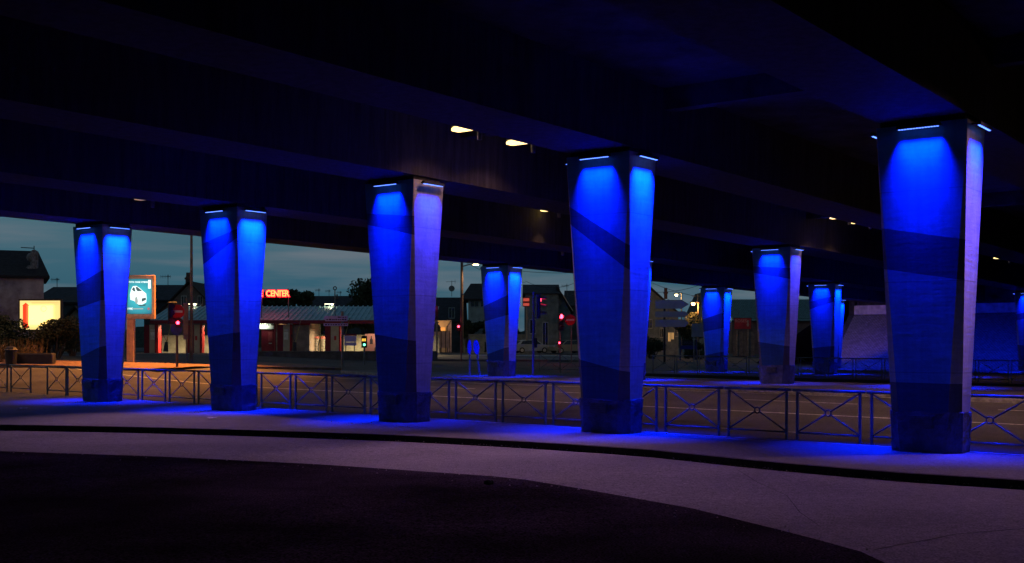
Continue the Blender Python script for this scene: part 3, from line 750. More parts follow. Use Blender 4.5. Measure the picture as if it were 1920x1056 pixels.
house('grey gabled house with one dark window behind the tall orange mast', 302, 408, 104, 584, 530, 9, mat('render_taupe', (.16, .14, .13), .9, .3, 1.2), M_TILE, True, wins=((341, 556, 349, 577, 0), (372, 556, 379, 570, 0)), chims=((346, 517, 545, 9),))
house('long dark roof between the neon letters and the tall tree', 560, 700, 150, 590, 557, 12, M_WALLD, M_TILEG, chims=((619, 554, 572, 9), (640, 566, 585, 9)), hip=.05)
for x, yt in ((598, 541), (617, 543), (638, 546)): aerial(x, yt, 560, 152, 'thin aerial on the long dark roof, %s' % {598: 'leftmost', 617: 'middle', 638: 'rightmost'}[x], 9)
house('dark house with a satellite dish on the roof, left of the wooden pole', 812, 866, 142, 604, 560, 9, M_WALLD, M_TILEG, wins=((842, 578, 852, 596, 0),))
o = thing('satellite_dish', 'round satellite dish under an aerial above the dark roof', 'satellite dish', (PX(847, 140), 140, PZ(556, 140)))
MB().disc((0, .95), .36, -.06, .02).build('dish', M_POLE, o); MB().tube((0, .05, 0), (0, .05, 1.9), .03, n=6).tube((-.7, 0, 1.75), (.5, 0, 1.8), .02, n=5).tube((.4, 0, 1.5), (.4, 0, 2.0), .02, n=5).build('mast', M_AERIAL, o)
house('white house with two paired windows and a broad dark roof behind the hedge', 878, 960, 138, 563, 534, 9, M_WALLW, M_TILE, hip=.2, over=.9, wins=((883, 561, 897, 575, 0), (902, 561, 916, 575, 0)), chims=((913, 527, 540, 8),))
house('pale corner house with grey quoins and a steep verge, right of the side-on traffic light', 985, 1047, 132, 552, 536, 10, M_WALLG, M_TILEG, wins=((994, 600, 1004, 625, 0), (1018, 605, 1027, 650, 0)), over=.25)
o = thing('house_wing', 'gabled wing with a lit verge board behind the red traffic lights', 'house wing', (PX(1047, 133), 133, TW(PX(1047, 133), 133)-.2))
hz = lambda y: PZ(y, 133)-(TW(PX(1047, 133), 133)-.2)
hx = lambda x: PX(x, 133)-PX(1047, 133)
MB().prism([(0, 0), (hx(1070), 0), (hx(1070), hz(586)), (0, hz(542))], 0, 8).build('wall', M_WALLG, o)
MB().prism([(-.2, hz(536)), (hx(1075), hz(582)), (hx(1075), hz(588)), (-.2, hz(542))], -.5, 8.5).build('roof', M_TILE, o)
MB().prism([(hx(1055), hz(552)), (hx(1074), hz(582)), (hx(1074), hz(585)), (hx(1055), hz(555))], -.62, -.5).build('verge_board', mat('verge', (.5, .38, .28), .7, .2, 4), o)
house('small dark roof behind the no entry sign at the crossing', 1066, 1110, 150, 575, 547, 8, M_WALLD, M_TILEG)
aerial(1063, 532, 556, 140, 'aerial beside the steep verge of the corner house', 13)
house('grey house with sloping roof and two lit windows behind the direction arrows', 1150, 1272, 126, 588, 533, 9, M_WALLG, M_TILEG, True, wins=((1253, 624, 1257, 640, 1), (1259, 624, 1263, 636, 1), (1238, 616, 1243, 632, 0), (1266, 617, 1270, 630, 0), (1215, 600, 1222, 615, 0)), chims=((1251, 545, 560, 6),))
house('distant house with a teal-lit gable left of the small far pillar', 1308, 1336, 150, 580, 549, 8, M_WALLG, M_TILEG, True)
# warehouse
def box_building(name, label, cat, x0, x1, Z, ytop, depth, m):
    xa, xb = PX(x0, Z), PX(x1, Z); zb = TW((xa+xb)/2, Z)-.4
    o = thing(name, label, cat, ((xa+xb)/2, Z, zb)); h = (xb-xa)/2
    return o, h, (lambda y: PZ(y, Z)-zb), (lambda x: PX(x, Z)-(xa+xb)/2)
o, h, zf, xf = box_building('warehouse', 'long low warehouse with a teal ribbed roof behind the far pillars', 'warehouse', 1372, 1582, 140, 600, 14, None)
MB().box(-h, h, 0, 14, 0, zf(603)).build('wall', mat('warehouse_wall', (.16, .11, .11), .9, .3, 1), o)
mb = MB(); MRIB = mat('ribbed_roof', (.10, .20, .20), .6, .3, 3)
for k in range(60):
    a = -h+2*h*k/60; b = -h+2*h*(k+1)/60
    mb.add([(a, -.4, zf(600)), (b, -.4, zf(600)), (b, 7, zf(567)+.5), (a, 7, zf(567)+.5), ((a+b)/2-.06, -.42, zf(600)+.14), ((a+b)/2+.06, -.42, zf(600)+.14), ((a+b)/2+.06, 7, zf(567)+.64), ((a+b)/2-.06, 7, zf(567)+.64)], [(0, 1, 2, 3), (4, 5, 6, 7), (0, 4, 7, 3), (1, 2, 6, 5)])
mb.build('roof', MRIB, o); MB().box(-h-.1, h+.1, -.52, -.44, zf(604), zf(600.5)).build('fascia', mat('fascia_dark', (.03, .03, .03)), o)
for x in (1493, 1512, 1545, 1565):
    f = MB().box(xf(x), xf(x+8), -.08, -.003, zf(641), zf(626)).build('window', M_FRAME, o); MB().box(xf(x+1), xf(x+7), -.10, -.085, zf(640), zf(627)).build('pane', M_GLASS, f)
MB().box(xf(1500), xf(1508), -.1, -.003, 0, zf(632)).build('door', mat('door_red', (.20, .05, .05)), o)
o, h, zf, xf = box_building('garden_wall', 'tall plain panelled wall below the red poster', 'wall', 1374, 1415, 128, 622, .3, None)
for k in range(4): MB().box(-h+2*h*k/4+.03, -h+2*h*(k+1)/4-.03, 0, .2, 0, zf(622)).build('panel', mat('grey_panel', (.14, .13, .13), .9, .3, 2), o)
o, h, zf, xf = box_building('poster_panel', 'dark red poster reading ROSES on the warehouse front', 'poster', 1377, 1408, 127.5, 597, .2, None)
MB().box(-h, h, -.06, 0, zf(617), zf(597)).build('board', mat('poster_red', (.30, .02, .035), .6, .2, 2), o)
MB().box(-h-.08, h+.08, -.04, .06, zf(618), zf(596)).build('frame', M_SHUT, o)
text_obj('ROSES', .46, 'lettering', mat('poster_pale', (.55, .25, .25), .7, .1), o, (-.22, -.075, zf(602)), .004)
MB().ball((h*.62, -.03, zf(609)), .33, sq=(.8, .12, 1.1)).ball((h*.62, -.05, zf(603)), .17, sq=(.8, .3, 1)).build('portrait_shape', mat('poster_pale2', (.32, .20, .19), .7, .4, 6), o)
MB().tube((-h+.3, .1, -.2), (-h+.3, .1, zf(617)), .06).tube((h-.3, .1, -.2), (h-.3, .1, zf(617)), .06).build('post', M_POLE, o)
# garden wall and hedge at the centre
o, h, zf, xf = box_building('garden_wall', 'pale garden wall under the hedge, left of the slim pillar', 'wall', 868, 985, 134, 628, .3, None)
MB().box(-h, h, 0, .3, 0, zf(628)).build('wall', mat('wall_cream', (.34, .33, .26), .9, .3, 1.5, .2), o)
MB().box(-h-.05, h+.05, -.06, .36, zf(628), zf(626.5)).build('coping', M_STONE, o)

# ------------------------------------------------------------------ foliage
def leafmat(name, col, amt=.6): return mat(name, col, .8, amt, 1.5, 0, col2=tuple(c*.35 for c in col))
M_LEAF = leafmat('leaf_dark', (.035, .05, .022)); M_LEAF2 = leafmat('leaf_olive', (.075, .075, .030)); M_BARK = mat('bark', (.07, .055, .045), .9, .4, 5, .4)
M_DRY = leafmat('dry_stems', (.20, .13, .06))
def leaves(mb, blobs, n, s, rnd):
    tot = sum(b[3]**2 for b in blobs)
    for (bx, by, bz, r, sq) in blobs:
        for _ in range(int(n*r*r/tot)):
            th = rnd.uniform(0, 2*PI); cz = rnd.uniform(-1, 1); rr = r*(rnd.uniform(.55, 1.08)); q = math.sqrt(1-cz*cz)
            c = Vector((bx+rr*q*math.cos(th), by+rr*q*math.sin(th), bz+rr*cz*sq))
            a = Vector((rnd.uniform(-1, 1), rnd.uniform(-1, 1), rnd.uniform(-1, 1))).normalized(); b = a.orthogonal().normalized()
            k = s*rnd.uniform(.5, 1.3); k2 = k*.55
            mb.add([c-a*k, c+b*k2, c+a*k, c-b*k2], [(0, 1, 2, 3)])
def bush(name, label, cat, px, Z, w, h, seed, m=None, n=2600, s=.10, zb=None, group=None, nb=9, trunk=True, crown=None, depth=None):
    rnd = random.Random(seed); x = PX(px, Z); z0 = (TW(x, Z) if zb is None else zb)-.05
    o = thing(name, label, cat, (x, Z, z0), 0, group); bl = []
    dp_ = depth or w*.5
    for i in range(nb):
        t = (i+.5)/nb; r = h*rnd.uniform(.22, .34); r = min(r, w*.3)
        bl.append((-w/2+r*.8+(w-1.6*r)*t, rnd.uniform(-.3, .3)*dp_, rnd.uniform(.35, .95)*h-r*.4+ (crown or 0), r, .9))
    mb = MB(); leaves(mb, bl, n, s, rnd); mb.build('foliage', m or M_LEAF, o)
    if trunk:
        mb = MB()
        for b in bl: mb.tube((b[0]*.3, b[1]*.3, -.1), (b[0], b[1], b[2]), .05 if not crown else .10, .02, 6)
        if crown: mb.tube((0, 0, -.2), (0, 0, crown+h*.4), .28, .12, 8)
        mb.build('stem' if not crown else 'trunk', M_BARK, o)
    return o
bush('bush', 'broad dark rounded bush below the yellow lit panel', 'bush', 100, 66, 3.35, 2.2, 3, M_LEAF2, 5200, .085, nb=12)
bush('bush', 'dark bush at the far left under the stained house', 'bush', 12, 65, 2.9, 2.3, 5, M_LEAF, 4200, .085, nb=9)
bush('bush', 'straggly bush in front of the small pale gable', 'bush', 136, 70, 1.8, 1.9, 9, M_LEAF2, 2200, .08, nb=6)
o = bush('tall_grass', 'dry brownish stems between the bushes and the dark bin', 'plant', 36, 61, 2.3, .95, 11, M_DRY, 700, .05, nb=7, trunk=False)
mb = MB(); rnd = random.Random(4)
for _ in range(160):
    x = rnd.uniform(-1.3, 1.3); y = rnd.uniform(-.4, .4); mb.tube((x, y, -.05), (x+rnd.uniform(-.2, .2), y, rnd.uniform(.5, 1.35)), .012, .004, 4)
mb.build('stem', M_DRY, o)
bush('tree', 'flat-topped dark pine behind the red neon letters', 'tree', 536, 118, 6.2, 2.4, 21, M_LEAF, 5200, .22, crown=3.6, nb=13)
bush('tree', 'tall dark leafy tree left of the violet-sided pillar', 'tree', 694, 112, 4.6, 4.2, 22, M_LEAF, 7000, .17, crown=2.6, nb=14)
bush('tree', 'low dark tree under the long roof', 'tree', 622, 124, 5.5, 1.5, 23, M_LEAF2, 2200, .16, crown=1.9, nb=9)
bush('hedge', 'dark hedge above the pale garden wall', 'hedge', 917, 136, 7.4, 1.9, 24, M_LEAF, 4200, .15, zb=PZ(634, 136), nb=14, trunk=False)
bush('hedge', 'long dark hedge behind the wash bays', 'hedge', 630, 100, 8.6, 2.2, 25, M_LEAF2, 5200, .12, zb=PZ(630, 100), nb=18, trunk=False, depth=1.5)
bush('cypress', 'narrow dark cypress left of the white house', 'tree', 875, 133, 1.3, 3.2, 26, M_LEAF, 1500, .10, zb=PZ(650, 133), nb=5)
bush('cypress', 'narrow dark cypress touching the slim pillar', 'tree', 917, 133, 1.2, 3.3, 27, M_LEAF, 1500, .10, zb=PZ(650, 133), nb=5)
bush('tree', 'dark tree around the orange lit street lamp', 'tree', 1294, 118, 3.6, 2.6, 28, M_LEAF2, 3200, .13, crown=1.6, nb=9)
bush('bush', 'dark shrubs left of the direction arrows', 'bush', 1222, 108, 2.6, 2.1, 29, M_LEAF, 1800, .12, nb=7)
bush('bush', 'dark shrubs behind the blue information board', 'bush', 1310, 112, 3.2, 1.4, 30, M_LEAF, 1800, .12, nb=7)

# ------------------------------------------------------------------ planter and bin at the far left
o = thing('planter', 'long low dark planter box below the broad bush', 'planter', gp(56, 682))
q = 60/F
MB().bbox(-1.05, 1.15, 0, .5, 0, .52, .03).build('box', mat('planter_dark', (.03, .03, .04), .7, .3, 4), o)
MB().box(-.98, 1.08, .06, .44, .50, .545).build('soil', M_KERB, o)
o = thing('litter_bin', 'dark rounded bin standing at the left end of the planter', 'bin', gp(21, 683))
MB().tube((0, 0, 0), (0, 0, .78), .26, .30, 14).ball((0, 0, .78), .30, sq=(1, 1, .5)).build('body', mat('bin_dark', (.02, .02, .025), .5), o)
MB().torus((0, 0, .74), .31, .025, 'z').build('rim', M_LBODY, o)

# ------------------------------------------------------------------ yellow lit panel
Z = 70.; xa, xb = PX(38, Z), PX(113, Z); zt, zl = PZ(564, Z), PZ(618, Z); xm = (xa+xb)/2; hh = (xb-xa)/2
zb = TW(xm, Z); o = thing('illuminated_panel', 'bright yellow-white lit panel with a red tower shape, behind the bushes', 'illuminated sign', (xm, Z, zb))
MB().box(-hh-.09, hh+.09, -.02, .22, zl-zb-.1, zt-zb+.1).build('casing', mat('panel_casing', (.05, .035, .03), .5), o)
MB().box(-hh, hh, -.05, -.025, zl-zb, zt-zb).build('lit_face', emis('panel_yellow', (1.0, .74, .24), 1.1), o)
for s in (-.7, .7): MB().tube((s, .1, -.2), (s, .1, zl-zb), .05).build('post', M_LBODY, o)
mr = emis('panel_red', (1., .06, .015), .9); xr = PX(49, Z)-xm
MB().box(xr-.17, xr+.17, -.07, -.052, zl-zb+.1, zt-zb-.30).prism([(xr-.21, zt-zb-.30), (xr+.21, zt-zb-.30), (xr, zt-zb-.12)], -.07, -.052).build('red_tower', mr, o)
md = emis('panel_brown', (.42, .26, .07), .8)
MB().box(-.50, .60*hh+.45, -.066, -.052, zt-zb-.21, zt-zb-.195).box(-.50, .60*hh+.45, -.066, -.052, zt-zb-.115, zt-zb-.10).build('rule_line', md, o)
mb = MB()
for i in range(24):
    a, b = 2*PI*i/24, 2*PI*(i+1)/24; mb.tube((.22+.16*math.cos(a), -.06, zt-zb-.48+.16*math.sin(a)), (.22+.16*math.cos(b), -.06, zt-zb-.48+.16*math.sin(b)), .012, n=4)
mb.build('emblem_ring', emis('panel_tan', (.62, .42, .12), .8), o)
area('panel_glow', (0, -.12, (zt+zl)/2-zb), 1.6, 26, (1., .78, .4), o, (PI/2, 0, 0), PI, 1.2)

# ------------------------------------------------------------------ car poster
Z = 68.; base = gp(245, 677); Z = base.y
o = thing('advertising_panel', 'orange-framed lit poster with a white car on teal, on one thick post', 'advertising panel', (PX(262, Z), Z, base.z))
zb = base.z; PXl = lambda x: PX(x, Z)-PX(262, Z); PZl = lambda y: PZ(y, Z)-zb
M_OF = mat('poster_frame', (.62, .36, .24), .55, .2, 4)
MB().bbox(PXl(234), PXl(290), 0, .24, PZl(598), PZl(516), .03).build('casing', M_OF, o)
x0, x1, z0, z1 = PXl(238.5), PXl(284.5), PZl(589), PZl(523)
tp = bpy.data.materials.new('poster_teal'); tp.use_nodes = True; t = tp.node_tree; b = t.nodes['Principled BSDF']
c = t.nodes.new('ShaderNodeTexCoord'); m_ = t.nodes.new('ShaderNodeMapping'); m_.inputs['Location'].default_value = (-.0, 0, -(z0+z1)/2/1.0); t.links.new(c.outputs['Object'], m_.inputs[0])
g_ = t.nodes.new('ShaderNodeTexGradient'); g_.gradient_type = 'SPHERICAL'; m2 = t.nodes.new('ShaderNodeMapping'); m2.inputs['Scale'].default_value = (.85, .85, .85); t.links.new(m_.outputs[0], m2.inputs[0]); t.links.new(m2.outputs[0], g_.inputs[0])
r_ = t.nodes.new('ShaderNodeValToRGB'); t.links.new(g_.outputs[0], r_.inputs[0]); r_.color_ramp.elements[0].color = (.0, .06, .11, 1); r_.color_ramp.elements[1].color = (.05, .62, .66, 1); r_.color_ramp.elements[1].position = .75
t.links.new(r_.outputs[0], b.inputs['Emission Color']); b.inputs['Emission Strength'].default_value = .75; b.inputs['Base Color'].default_value = (.02, .1, .12, 1)
MB().box(x0, x1, -.03, -.003, z0, z1).build('poster', tp, o)
W_ = emis('poster_white', (.95, .95, .88), .85); Dk = emis('poster_shade', (.05, .06, .06), .8); Gr = emis('poster_grey', (.36, .34, .30), .8)
pw = x1-x0; ph = z1-z0
def pp(a, b_): return (x0+pw*a, z0+ph*b_)
def flat(name, pts, m, y): MB().prism([pp(*p_) for p_ in pts], y-.004, y).build(name, m, o)
flat('car_shape', [(.14, .40), (.12, .55), (.17, .70), (.24, .79), (.38, .80), (.52, .74), (.64, .66), (.78, .58), (.80, .46), (.78, .33), (.62, .27), (.46, .27), (.36, .34), (.26, .38)], W_, -.034)
flat('windscreen', [(.35, .77), (.42, .77), (.62, .655), (.44, .645), (.39, .68)], Dk, -.040)
flat('side_window', [(.20, .70), (.27, .76), (.31, .75), (.35, .63), (.25, .66)], Dk, -.040)
flat('grille', [(.60, .345), (.77, .40), (.77, .47), (.60, .44)], Dk, -.040)
flat('wheel', [(.33, .36), (.33, .45), (.37, .50), (.42, .47), (.45, .36), (.42, .29), (.37, .29)], Gr, -.040)
flat('car_shadow', [(.40, .27), (.62, .25), (.78, .29), (.74, .235), (.55, .215)], Dk, -.036)
flat('side_strip', [(.86, .72), (.97, .72), (.97, .97), (.86, .97)], W_, -.036)
text_obj('TOYOTA YARIS HYBRIDE', .125, 'headline', W_, o, ((x0+x1)/2-.1, -.036, z0+ph*.905), .002, bold=.004, xs=.92)
text_obj('199€', .17, 'price', W_, o, (x0+pw*.12, -.036, z0+ph*.145), .002, bold=.003, xs=.85)
flat('small_line', [(.24, .135), (.66, .135), (.66, .165), (.24, .165)], Gr, -.036)
MB().disc(pp(.88, .15), .07, -.040, -.034).build('badge', emis('poster_badge', (.5, .10, .10), .6), o)
MB().bbox(PXl(237), PXl(251), .0, .3, -.2, PZl(598), .04).build('post', M_OF, o)
area('poster_glow', (0, -.1, (z0+z1)/2), 1.3, 10, (.3, .85, 1.), o, (PI/2, 0, 0), PI, 1.9)

bl_ = thing('street_lamp', 'orange street lamp added out of view at the left to light the stained house', 'street lamp', (PX(-120, 58), 58, TW(PX(-120, 58), 58)))  # unseen lamp added to brighten the left house, bushes and ground
MB().tube((0, 0, -.1), (0, 0, 8.), .1, .06, 10).build('pole', M_POLE, bl_); MB().bbox(-.2, .8, -.2, .2, 7.95, 8.12, .04).build('lamp_head', M_LBODY, bl_)
MB().box(-.1, .7, -.14, .14, 7.88, 7.945).build('lamp_glass', emis('sodium_glass2', (1., .42, .08), 10.), bl_)
spot('sodium_light', (.4, 0, 7.8), 1100, (1., .45, .25), bl_, (math.radians(22), math.radians(-12), 0), 2.5, .6, .2)
# ------------------------------------------------------------------ tall mast with sodium street light
b_ = gp(359, 676); h_ = 9.6
o = thing('street_lamp', 'tall thin orange-lit mast rising out of sight behind the deck', 'street lamp', b_)
MB().tube((0, 0, -.1), (0, 0, h_), .11, .06, 10).build('pole', mat('mast_grey', (.20, .15, .14), .5, .3, 3, metal=.3), o)
MB().tube((0, 0, h_), (1.0, -2.6, h_+.2), .05, .04).build('arm', M_POLE, o)
hd = MB().bbox(.8, 1.3, -3.4, -2.5, h_+.12, h_+.28, .04).build('lamp_head', M_LBODY, o)
MB().box(.85, 1.25, -3.35, -2.6, h_+.06, h_+.117).build('lamp_glass', emis('sodium_glass', (1., .42, .08), 12.), hd)
spot('sodium_light', (1.05, -3.0, h_), 24000, SODIUM, o, (math.radians(-30), math.radians(6), 0), 1.55, .6, .2)

# ------------------------------------------------------------------ car wash station
Z = 88.; M_RED = mat('red_paint', (.50, .025, .03), .5, .15, 3); M_DRED = mat('dark_red_paint', (.22, .015, .03), .5, .15, 3); M_CREAM = mat('cream_panel', (.52, .44, .30), .6, .12, 2)
zb = min(TW(PX(x, Z), Z) for x in (280, 500, 700))
ws = thing('wash_station', 'long self-service wash canopy with a teal ribbed roof and red fascia', 'wash station', (PX(500, Z), Z, zb))
wx = lambda x, z_=Z: PX(x, z_)-PX(500, Z)
wz = lambda y, z_=Z: PZ(y, z_)-zb
M_CAN = mat('canopy_roof', (.34, .56, .58), .5, .2, 2, stretch=(.3, 1, 1))
xl, xr_ = wx(282), wx(815)
mb = MB(); nrib = 56
ze, zr = wz(601), wz(578)+.30
for k in range(nrib):
    a = xl+(xr_-xl)*k/nrib; b = xl+(xr_-xl)*(k+1)/nrib
    mb.add([(a, 0, ze), (b, 0, ze), (b, 5.5, zr), (a, 5.5, zr)], [(0, 1, 2, 3)])
    mb.add([(a, -.03, ze+.01), (a+.07, -.03, ze+.01), (a+.07, 5.5, zr+.01), (a, 5.5, zr+.01), (a, -.03, ze+.09), (a+.07, -.03, ze+.09), (a+.07, 5.5, zr+.09), (a, 5.5, zr+.09)], [(4, 5, 6, 7), (0, 4, 7, 3), (1, 2, 6, 5), (0, 1, 5, 4)])
mb.build('canopy', M_CAN, ws)
MB().box(xl, xr_, -.09, -.035, ze-.24, ze+.02).build('fascia', M_DRED, ws)
MB().box(xl, xr_, .0, 5.5, ze-.10, ze-.04).build('ceiling', mat('canopy_ceiling', (.30, .28, .26)), ws)
def bay(x0, x1, x2, hgt, label_part):
    g_ = MB().box(wx(x0), wx(x1), .3, 1.1, 0, hgt).build('bay_pillar', M_DRED, ws)
    MB().box(wx(x1)+.003, wx(x2), .28, 1.0, 0, hgt).build('bay_panel', M_CREAM, g_)
    MB().box(wx(x2)+.003, wx(x2+3.5), .24, 1.05, 0, hgt).build('edge_strip', M_RED, g_)
    return g_
def up(y): return wz(y)
for (a, b, c, yy) in ((268, 278, 291, 609), (349, 362, 373, 609), (531, 529.5, 542, 609), (608, 619, 634.5, 611)):
    g_ = bay(a if a < b else b-11, b, c, up(yy), '')
    if c in (291, 542): MB().box(wx(c-11), wx(c-3), .265, .277, up(637), up(622)).box(wx(c-11), wx(c-3), .255, .277, up(620), up(618)).build('notice', emis('notice_lit', (.85, .74, .52), .35) if False else mat('notice_paper', (.8, .76, .66)), g_)
    else: MB().box(wx(c-9), wx(c-5), .26, .277, up(638), up(630)).build('coin_box', M_RED, g_)
MB().box(wx(546), wx(578), .5, 4.9, 0, up(606)).build('bay_wall', mat('bay_wall', (.30, .24, .20), .8, .25, 2), ws)
MB().box(wx(546), wx(580), .40, .495, up(609), up(606)).build('bay_lintel', M_RED, ws)
MB().box(wx(487), wx(512), .6, 3.6, 0, up(618)).build('kiosk', M_DRED, ws)
MB().box(wx(513), wx(519), .6, 3.6, 0, up(606)).build('kiosk_side', mat('kiosk_side', (.30, .25, .20)), ws)
kv = MB().box(wx(500), wx(508), .56, .595, up(640), up(622)).build('vending_front', mat('vend', (.35, .06, .07), .4), ws)
MB().box(wx(501), wx(507), .54, .556, up(645), up(643)).build('tray', M_FRAME, kv)
bx = MB().box(wx(478), wx(511), .35, .5, up(617), up(603)).build('sign_board', mat('sign_white', (.70, .72, .70), .6, .1), ws)
MB().box(wx(478), wx(497), .32, .345, up(616.5), up(603.5)).build('lit_box', emis('lit_box', (1., 1., .78), 1.1), bx)
text_obj('IONS', .50, 'lettering', mat('sign_black', (.02, .02, .02)), ws, (wx(501.5), .312, up(607)), .006)
# low back wall and clutter
MB().box(wx(262), wx(400), 5.6, 5.8, 0, up(628)).build('side_wall', mat('back_wall', (.42, .42, .33), .85, .25, 1.5), ws)
MB().box(wx(578), wx(815), 5.6, 5.8, 0, up(627)).build('back_wall', mat('back_wall', (.42, .42, .33), .85, .25, 1.5), ws)
MB().box(wx(500), wx(577.5), 5.55, 5.78, 0, up(606)).build('rear_panel', M_CREAM, ws)
for x in (290, 376, 515, 545, 640, 760):
    MB().tube((wx(x), .2, 0), (wx(x), .2, ze-.1), .05, n=8).build('canopy_post', M_DRED, ws)
ML = emis('canopy_tube', (1., .86, .55), 6.)
for x in (300, 368, 530, 622, 662, 740):
    f = MB().box(wx(x), wx(x)+1.0, 1.6, 1.72, ze-.15, ze-.105).build('canopy_light', ML, ws)
    area('canopy_glow', (wx(x)+.5, 1.66, ze-.2), 1.0, 300, (1., .74, .40), ws, (0, 0, 0), 2.8, .2)
area('sign_glow', (wx(490), .1, up(609)), 1., 8, (.9, 1., .75), ws, (PI/2, 0, 0), PI, .5)
# lamps on the roof edge
for (x, y, lab) in ((623, 581, 'small bright white lamp on the wash roof below the hooked mast'), (366, 581, 'small bright lamp on the wash roof beside the tall mast')):
    o = thing('roof_lamp', lab, 'lamp', (PX(x, Z+5.3), Z+5.3, PZ(y, Z+5.3)+.42), 0, 'lamps on the wash roof')
    MB().tube((0, 0, -.9), (0, 0, .05), .03, n=6).build('stem', M_LBODY, o)
    MB().bbox(-.65, .15, -.1, .1, .05, .12, .02).build('shade', M_LBODY, o)
    MB().ball((0, -.12, -.02), .08).box(-.6, .1, -.08, .08, .03, .047).build('bulb', emis('bulb_white', (1., .86, .55), 9.), o)
    point('bulb_light', (0, -.3, -.3), 45, (1., .8, .5), o)
# neon letters on masts
Zn = Z+1.0
o = thing('neon_sign', 'glowing red and yellow letters E CENTER above the wash roof', 'neon sign', (PX(514, Zn), Zn, PZ(551, Zn)))
for i, (txt, x) in enumerate((('E', 490), ('C', 503.5), ('E', 511), ('N', 518.5), ('T', 525.5), ('E', 532), ('R', 538.5))):
    q = text_obj(txt, .66, 'neon_letter', emis('neon_core', (1.0, .36, .08), 2.2), o, (PX(x, Zn)-PX(514, Zn), -.10, 0), .02, xs=.80, bold=.012)
    text_obj(txt, .66, 'letter_halo', emis('neon_halo', (1., .01, .04), 1.15), q, (0, 0, -.06), .03, rot=(0, 0, 0), bold=.07)  # fatter red copy behind each letter, glowing as the neon's halo
MB().box(PX(484, Zn)-PX(514, Zn), PX(541, Zn)-PX(514, Zn), .0, .04, -.30, -.26).box(PX(484, Zn)-PX(514, Zn), PX(541, Zn)-PX(514, Zn), .0, .04, .28, .32).build('carrier_rail', M_DRED, o)
for x in (490, 540.5):
    MB().tube((PX(x, Zn)-PX(514, Zn), .1, -2.3), (PX(x, Zn)-PX(514, Zn), .1, .34), .04, n=6).build('mast', M_LBODY, o)
area('neon_glow', (0, -.25, 0), 2.3, 22, (1., .03, .08), o, (PI/2, 0, 0), PI, .5)
area('neon_back_glow', (0, .3, .1), 2.3, 60, (1., .03, .10), o, (-PI/2, 0, 0), PI, .5)
o = thing('mast', 'thin mast with a ring at its top standing on the wash roof', 'mast', (PX(628, Z+1), Z+1, PZ(600, Z+1)))
MB().tube((.15, 0, 0), (0, 0, .5), .04, n=6).tube((0, 0, .5), (0, 0, 2.3), .04, n=6).torus((0, 0, 2.42), .12, .04).build('pole', M_LBODY, o)
# vacuum boom stands
for (x, rz_, lab) in ((312, 1, 'wash lance on a leaning boom between the two left bays'), (553, 1, 'wash lance on a leaning boom in front of the brown bay wall')):
    o = thing('boom_stand', lab, 'boom', (PX(x, Z-.6), Z-.6, TW(PX(x, Z), Z)), 0, 'wash booms')
    MB().tube((-.05, 0, 0), (0, 0, .75), .20, .12, 8).build('base', M_SHUT, o)
    MB().tube((0, 0, .6), (.45, 0, 2.45), .04, .02, 6).build('boom', mat('boom_yellow', (.40, .34, .14)), o)
    MB().path([(0, 0, .8), (-.25, 0, 1.3), (-.3, 0, 1.05)], .02).build('hose', M_SHUT, o)
for (x, lab) in ((590, 'left dark vacuum cleaner with a pale red cap'), (603, 'right dark vacuum cleaner with a pale red cap')):
    o = thing('vacuum_cleaner', lab, 'vacuum cleaner', (PX(x+3, Z+3), Z+3, TW(PX(x, Z), Z)), 0, 'vacuum cleaners at the wash')
    MB().tube((0, 0, 0), (0, 0, 1.05), .24, .24, 12).build('drum', mat('vac_steel', (.30, .28, .24), .4, .5, 6, metal=.3), o)
    MB().tube((0, 0, 1.055), (0, 0, 1.22), .26, .20, 12).build('cap', mat('vac_cap', (.45, .14, .12)), o)
    MB().path([(-.24, -.1, .95), (-.38, -.15, .5), (-.33, -.15, .05)], .045).build('hose', M_SHUT, o)
# plain low wall in front of the left bays
b_ = gp(256, 676); Zw = 80.
o = thing('low_wall', 'long low grey wall in front of the left wash bays', 'wall', (PX(325, Zw), Zw, TW(PX(325, Zw), Zw)-.3))
MB().box(PX(255, Zw)-PX(325, Zw), PX(415, Zw)-PX(325, Zw), 0, .25, 0, PZ(663.5, Zw)-TW(PX(325, Zw), Zw)+.3).build('wall', mat('low_wall', (.26, .25, .23), .9, .3, 2), o)
MB().box(PX(255, Zw)-PX(325, Zw), PX(415, Zw)-PX(325, Zw), -.04, .29, PZ(663.5, Zw)-TW(PX(325, Zw), Zw)+.303, PZ(662.3, Zw)-TW(PX(325, Zw), Zw)+.3).build('coping', M_STONE, o)
o = thing('low_wall', 'long low dark wall in front of the right wash bays', 'wall', (PX(580, Zw), Zw, TW(PX(580, Zw), Zw)-.3))
q = PZ(660, Zw)-TW(PX(580, Zw), Zw)+.3
MB().box(PX(470, Zw)-PX(580, Zw), PX(820, Zw)-PX(580, Zw), 0, .25, 0, q).build('wall', mat('low_wall_dark', (.11, .10, .10), .9, .3, 2), o)
MB().box(PX(470, Zw)-PX(580, Zw), PX(820, Zw)-PX(580, Zw), -.04, .29, q+.003, q+.06).build('coping', mat('coping_dark', (.16, .15, .14)), o)
